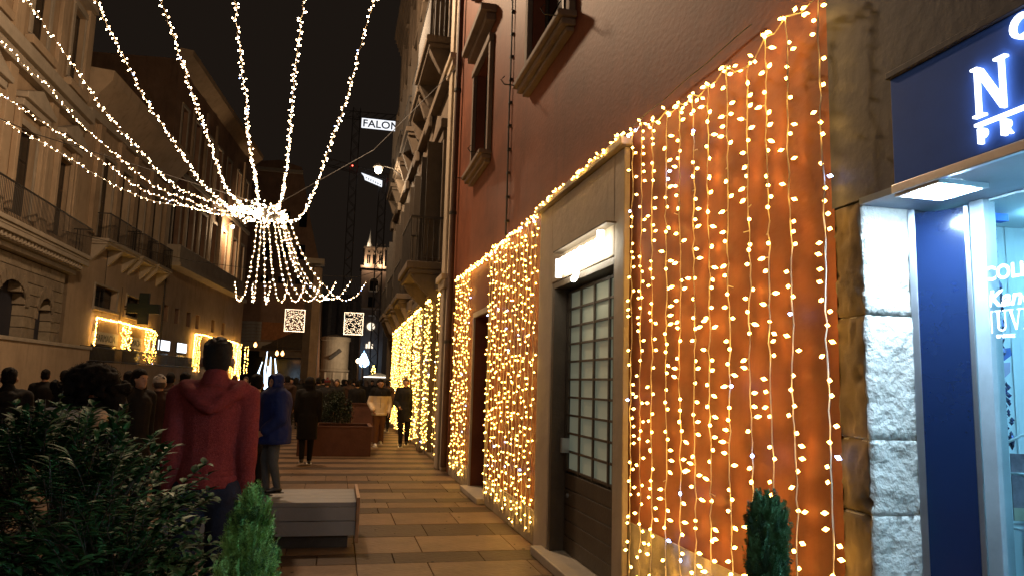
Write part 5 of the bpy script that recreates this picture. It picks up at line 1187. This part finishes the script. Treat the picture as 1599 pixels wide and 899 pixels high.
# the crowd further off: five figures, copied with their parts
base = []
for i, (top_, lg, hr_, st_, hd_, hat_) in enumerate([(black_cloth, black_cloth, black_hair, 'short', None, None), (char_cloth, black_cloth, brown_hair, 'long', None, None), (black_cloth, char_cloth, None, 'short', 'up', None),
       (brown_cloth, black_cloth, black_hair, 'short', 'down', None), (char_cloth, navy_cloth, brown_hair, 'short', None, (cloth('dark_red_knit', (.10, .01, .012)), True))]):
    base.append(person((0, 0, 0), 0, 1.70, 'x', top_, lg, hr_, st_, coat=.42, voxel=.034, seed=14+i, hood=hd_, hat=hat_, stride=.04, bulk=1.12, folds=.0)[0])
def copy_tree(o, parent=None):
    c = o.copy(); COL.objects.link(c)
    if parent: c.parent = parent
    for k in list(o.children): copy_tree(k, c)
    return c
crowd = [(-1.55, 24, 0, 0.2, 1.0, 'dark figure whose head shows just right of the blue-hooded boy'), (-1.68, 30, 3, 3, 1.0, 'distant passer-by in brown coat left of the all-black walker'), (-0.49, 22, 0, 0.1, 1.01, 'black-coated figure directly right of the all-black walker'), (-0.22, 20, 4, 0.1, 0.99, 'distant person in a dark red bobble hat behind the planter bush'), (0.03, 23, 1, 3.0, 1.0, 'distant person with brown hair to the right of the red-hatted one'), (0.32, 34, 2, 0.2, 1.0, 'small hooded figure before the pale pavilion base'), (0.42, 25, 3, 0.3, 1.0, 'dark-coated figure standing under the lamp posts'), (0.63, 27, 0, -0.3, 1.03, 'taller dark figure beside the lamp posts'), (0.95, 30, 2, 0.2, 1.0, 'hooded dark figure left of the man in cream puffer'), (1.29, 33, 1, 0.1, 1.0, 'long-haired dark figure below the blue light drop'), (1.68, 36, 0, 3.1, 1.0, 'distant dark figure beneath the small gold tree'), (1.67, 25, 3, 0.1, 1.0, 'dark figure seen between the cream puffer man and the long dark coat'), (2.33, 31, 0, 3.0, 1.0, 'far figure at the foot of the farthest light curtain'), (-2.76, 22, 4, 0.3, 1.0, 'person in a dark red hat past the right shoulder of the red jacket'), (-3.02, 27, 1, 2.9, 1.0, 'distant long-haired person left of the boy in blue'), (-1.41, 19, 0, 0.2, 1.0, 'black-coated figure partly behind the boy in blue, on his right'), (-1.28, 21, 3, 0.1, 1.02, 'hooded-collar brown coat just left of the all-black walker'), (-1.31, 26, 2, 0.0, 1.0, 'hooded dark figure squeezed left of the all-black walker'), (-0.45, 28, 0, 0.1, 1.0, 'dark figure between the black walker and the red bobble hat'), (-0.17, 31, 1, 0.2, 1.0, 'small long-haired figure behind the red bobble hat'), (0.58, 21, 0, 0.2, 0.98, 'dark-coated figure behind the taller reddish planter'), (1.5, 27, 2, 0.1, 1.0, 'hooded figure hidden behind the man in cream puffer'), (0.5, 40, 0, 2.9, 1.0, 'tiny far figure under the slanting plaque'), (-2.99, 12, 0, 0.3, 1.0, 'dark figure between the curly-haired woman and the sideways person'), (-2.82, 14, 3, 0.2, 1.0, 'brown-coated figure behind the pale knitted hat'), (-2.45, 16, 1, 0.1, 1.0, 'dark figure hidden mostly behind the red jacket'), (-5.12, 15, 0, 0.3, 1.0, 'dark passer-by between the left-edge man and the curly-haired woman'), (-5.44, 17, 2, 0.4, 1.0, 'hooded passer-by before the low wall near the curly hair'), (-1.76, 40, 1, 0.1, 1.0, 'small far figure left of the stone pier base'), (-1.3, 44, 0, 0.1, 1.0, 'small far figure in front of the stone pier')]
used = [False]*5
for (x, y, k, rz, s, lab) in crowd:
    if used[k]: o = copy_tree(base[k])
    else: o = base[k]; used[k] = True
    o.location = (x, y, 0); o.rotation_euler = (0, 0, rz); o.scale = (s, s, s); o['label'] = lab; o['category'] = 'person'; o['group'] = 'crowd walking in the far street'
# ================================================================ plants
random.seed(11)
leafm = [mat('leaf_green', (.030, .088, .026), .6, 6., .3, spec=.12), mat('leaf_dark', (.017, .052, .016), .65, 6., .3, spec=.1), mat('leaf_pale', (.05, .12, .035), .5, 6., .3, spec=.25)]
twig = mat('twig_brown', (.05, .035, .022), .8)
def leaf_geo(mb, p, d, up, L, w):
    d = d.normalized(); s = d.cross(up)
    if s.length < .05: s = d.cross(Vector((1, .2, 0)))
    s.normalize(); n = s.cross(d)
    droop = -n*L*.12
    mb.add([p, p+d*L*.3+s*w+n*w*.35, p+d*L*.65+s*w*.75+n*w*.25+droop*.5, p+d*L+droop*1.4, p+d*L*.65-s*w*.75+n*w*.25+droop*.5, p+d*L*.3-s*w+n*w*.35, p+d*L*.35, p+d*L*.68+droop*.5],
           [(0,1,6),(1,2,7,6),(2,3,7),(3,4,7),(4,5,6,7),(5,0,6)])
LM = []
for i, (L, w) in enumerate([(.062, .012), (.075, .014), (.05, .011)]):
    mb = MB(); leaf_geo(mb, Vector((0, 0, 0)), Vector((1, 0, 0)), Vector((0, 0, 1)), L, w)
    LM.append([mb.mesh('leaf', m_, True) for m_ in leafm])
bush = empty('leafy_shrub', (-.98, 3.0, 0), 0, 'large dark evergreen shrub with pointed leaflets filling the lower left corner', 'shrub')
O = Vector((-.98, 3.0, 0))
lobes = [((-.80, 2.85, .98), (.36, .42, .44)), ((-1.22, 3.05, .86), (.42, .45, .46)), ((-.68, 2.75, .72), (.25, .40, .42)), ((-.95, 2.8, .55), (.5, .5, .45)), ((-1.0, 3.0, 1.18), (.25, .3, .26))]
stuff = [MB(), MB(), MB()]; tw = MB(); nleaf = 0
camp = Vector((0, 0, CAM_H))
sprigs = []
for i in range(1300):
    c, rr = random.choice(lobes); a = random.random()*2*PI; e = random.uniform(-.7, 1.45); k = random.uniform(.55, 1.03)
    d = Vector((math.cos(a)*math.cos(e), math.sin(a)*math.cos(e), math.sin(e)))
    p = Vector(c)+Vector((d.x*rr[0], d.y*rr[1], d.z*rr[2]))*k
    sprigs.append((p, (d+Vector((random.uniform(-.4, .4), random.uniform(-.4, .4), random.uniform(0, .6)))).normalized(), random.uniform(.10, .17), k))
extra = [e_ for e_ in [((-.56, 2.72, 1.33), (.5, -.2, .55), .19), ((-.58, 2.7, 1.24), (.8, -.1, .3), .18), ((-.55, 2.7, 1.16), (.9, 0, .2), .17), ((-.52, 2.65, 1.05), (.9, -.1, .05), .16), ((-.9, 2.8, 1.38), (.2, -.1, .9), .16), ((-.5, 2.7, .92), (.8, -.2, .1), .15), ((-1.1, 2.8, 1.26), (-.2, -.2, .8), .17), ((-.66, 2.7, 1.28), (.3, -.1, .9), .16)] if 1]
extra = [((p_[0]-.05, p_[1], p_[2]), d_, l_*.85) for p_, d_, l_ in extra]
for p, d, L in extra: sprigs.append((Vector(p), Vector(d).normalized(), L, 2))
sprigs.sort(key=lambda s: -s[3]+.5*((s[0]-camp).length-2.4)*1.0)
for p, d, L, k in sprigs:
    tip = p+d*L+Vector((0, 0, -.02)); tw.tube([p-O-d*.08, p-O, tip-O], .0018, 4)
    tocam = (camp-p).normalized(); facing = d.dot(tocam) > -.2 and k > .9
    n = random.randint(4, 6)
    for j in range(n):
        t = .2+.8*j/n; q = p.lerp(tip, t)
        for sgn in (-1, 1):
            sd = d.cross(Vector((0, 0, 1))).normalized()*sgn
            dv = (d*.6+sd*1.0+Vector((random.uniform(-.3, .3), random.uniform(-.3, .3), random.uniform(-.25, .35)))).normalized()
            mi = 2 if (k == 2 or (random.random() < .10 and k > .9)) else random.choice([0, 0, 1])
            if facing and nleaf < 296:
                me = random.choice(LM)[mi]; o = link('leaf', me, bush); o.location = q-O; o.rotation_mode = 'QUATERNION'; o.rotation_quaternion = dv.to_track_quat('X', 'Z'); nleaf += 1
            else: leaf_geo(stuff[mi], q-O, dv, Vector((0, 0, 1)), random.uniform(.032, .074), random.uniform(.008, .015))
for m_, mb in zip(leafm, stuff): mb.build('foliage', m_, bush, kind='stuff')
tw.build('twigs', twig, bush, kind='stuff')
for i in range(7):
    a = i*.9; tw2 = MB().tube([(.06*math.cos(a), .06*math.sin(a), .3), (.15*math.cos(a), .15*math.sin(a), .7), (.28*math.cos(a), .28*math.sin(a), 1.1)], .009, 5, r1=.004).build('stem', twig, bush)
pt = empty('planter', (-.98, 3.0, 0), 0, 'brown planter box under the big leafy shrub', 'planter')
MB().box(-.5, .5, -.42, .42, 0, .42).build('trough', rust, pt, bevel=.008); MB().box(-.52, .52, -.44, .44, .421, .445).build('rim', rust, pt)
def conifer(x, y, zb, ztip, rad, lab, mcols, shape, nfr, nm='conifer'):
    r = empty('dwarf_conifer', (x, y, zb), 0, lab, 'conifer'); Hh = ztip-zb
    mbs = [MB() for _ in mcols]
    nb = nfr//55
    for i in range(nb):      # upright feathery sprays, each with its own needles
        t = (i/nb)**.9*.93; a = i*2.39996+random.uniform(-.3, .3); R_ = rad*shape(t)*random.uniform(.55, .95)
        p0 = Vector((R_*.55*math.cos(a), R_*.55*math.sin(a), t*Hh)); L0 = random.uniform(.06, .11)*(rad/.17*.6+.4)*(1.25-.4*t)
        out = Vector((math.cos(a), math.sin(a), 0)); mb = random.choice(mbs); k = 9; pp = p0
        dd = (out*random.uniform(.5, .9)+Vector((0, 0, 1))+Vector((random.uniform(-.25, .25), random.uniform(-.25, .25), 0))).normalized()
        if t > .85: dd = (dd+Vector((0, 0, 2))).normalized()
        fan = dd.cross(Vector((random.uniform(-1, 1), random.uniform(-1, 1), .3))).normalized(); fan = (fan+out.cross(Vector((0, 0, 1)))*.8).normalized()
        for s_ in range(k):
            dd = (dd+Vector((0, 0, .10))).normalized(); q = pp+dd*L0/k
            mb.add([pp-fan*.0011, pp+fan*.0011, q], [(0, 1, 2)])
            for sg in (-1, 1):
                if random.random() < .12: continue
                sl = L0*.34*(1-s_/k*.75)*random.uniform(.6, 1.1); sd = (dd*.9+fan*sg*.75+out*random.uniform(-.25, .35)).normalized(); e2 = pp+sd*sl
                mb.add([pp-sd.cross(out)*.001, pp+sd.cross(out)*.001, e2], [(0, 1, 2)])
                for u_ in (.25, .5, .75, .95):
                    w0 = pp+sd*sl*u_
                    for s2 in (-1, 1):
                        nd = (sd*.8+fan*s2*.7+out*random.uniform(-.5, .5)).normalized(); mb.add([w0, w0+sd*.0028, w0+nd*random.uniform(.006, .012)], [(0, 1, 2)])
            pp = q
    for mb, m_ in zip(mbs, mcols): mb.build('foliage', m_, r, kind='stuff')
    MB().tube([(0, 0, -.03), (0, 0, Hh*.8)], .008, 6, r1=.003).build('stem', twig, r)
    q = MB()
    for i in range(26):
        t = random.uniform(.0, .8); a = random.random()*2*PI; R_ = rad*shape(t)*.6
        q.tube([(0, 0, t*Hh*.8), (R_*math.cos(a), R_*math.sin(a), t*Hh+.04)], .003, 4, r1=.001)
    q.build('twigs', twig, r, kind='stuff')
    return r
gl = [mat('thuja_green', (.17, .36, .08), .6, 8., .25), mat('thuja_light', (.26, .48, .12), .6, 8., .25), mat('thuja_deep', (.04, .11, .025), .6, 8., .25)]
gr_ = [mat('cypress_green', (.05, .15, .055), .6, 8., .25), mat('cypress_blue', (.08, .21, .09), .6, 8., .25), mat('cypress_deep', (.025, .08, .04), .6, 8., .25)]
conifer(-.245, 2.6, .70, 1.255, .20, 'small bright green feathery conifer in front of the bench', gl, lambda t: (1-t)**.95*.98+.02 if t > .15 else .85, 60000)
conifer(1.52, 2.42, .86, 1.27, .095, 'slim dark green cypress against the orange light curtain', gr_, lambda t: 1. if t < .72 else max(.12, (1-((t-.72)/.28)**2)**.5), 36000)
glz = mat('glazed_pot', (.035, .04, .06), .18, 3., .1, coat=.5)
def pot(x, y, h, r0, r1, lab):
    r = empty('plant_pot', (x, y, 0), 0, lab, 'pot')
    MB().lathe((0, 0, 0), [(r0*.7, 0), (r0, .04), (r1, h-.05), (r1+.015, h-.045), (r1+.018, h-.005), (r1+.010, h), (r1-.008, h-.002), (r1-.012, h-.05)], 28).build('pot_body', glz, r, smooth=True)
    MB().lathe((0, 0, h-.05), [(r1-.014, 0), (r1-.02, .012), (.02, .02)], 20).build('soil', mortar, r)
pot(1.48, 2.46, .885, .12, .155, 'tall dark glazed pot holding the slim cypress'); pot(-.245, 2.6, .72, .12, .17, 'dark glazed pot under the small bright conifer')
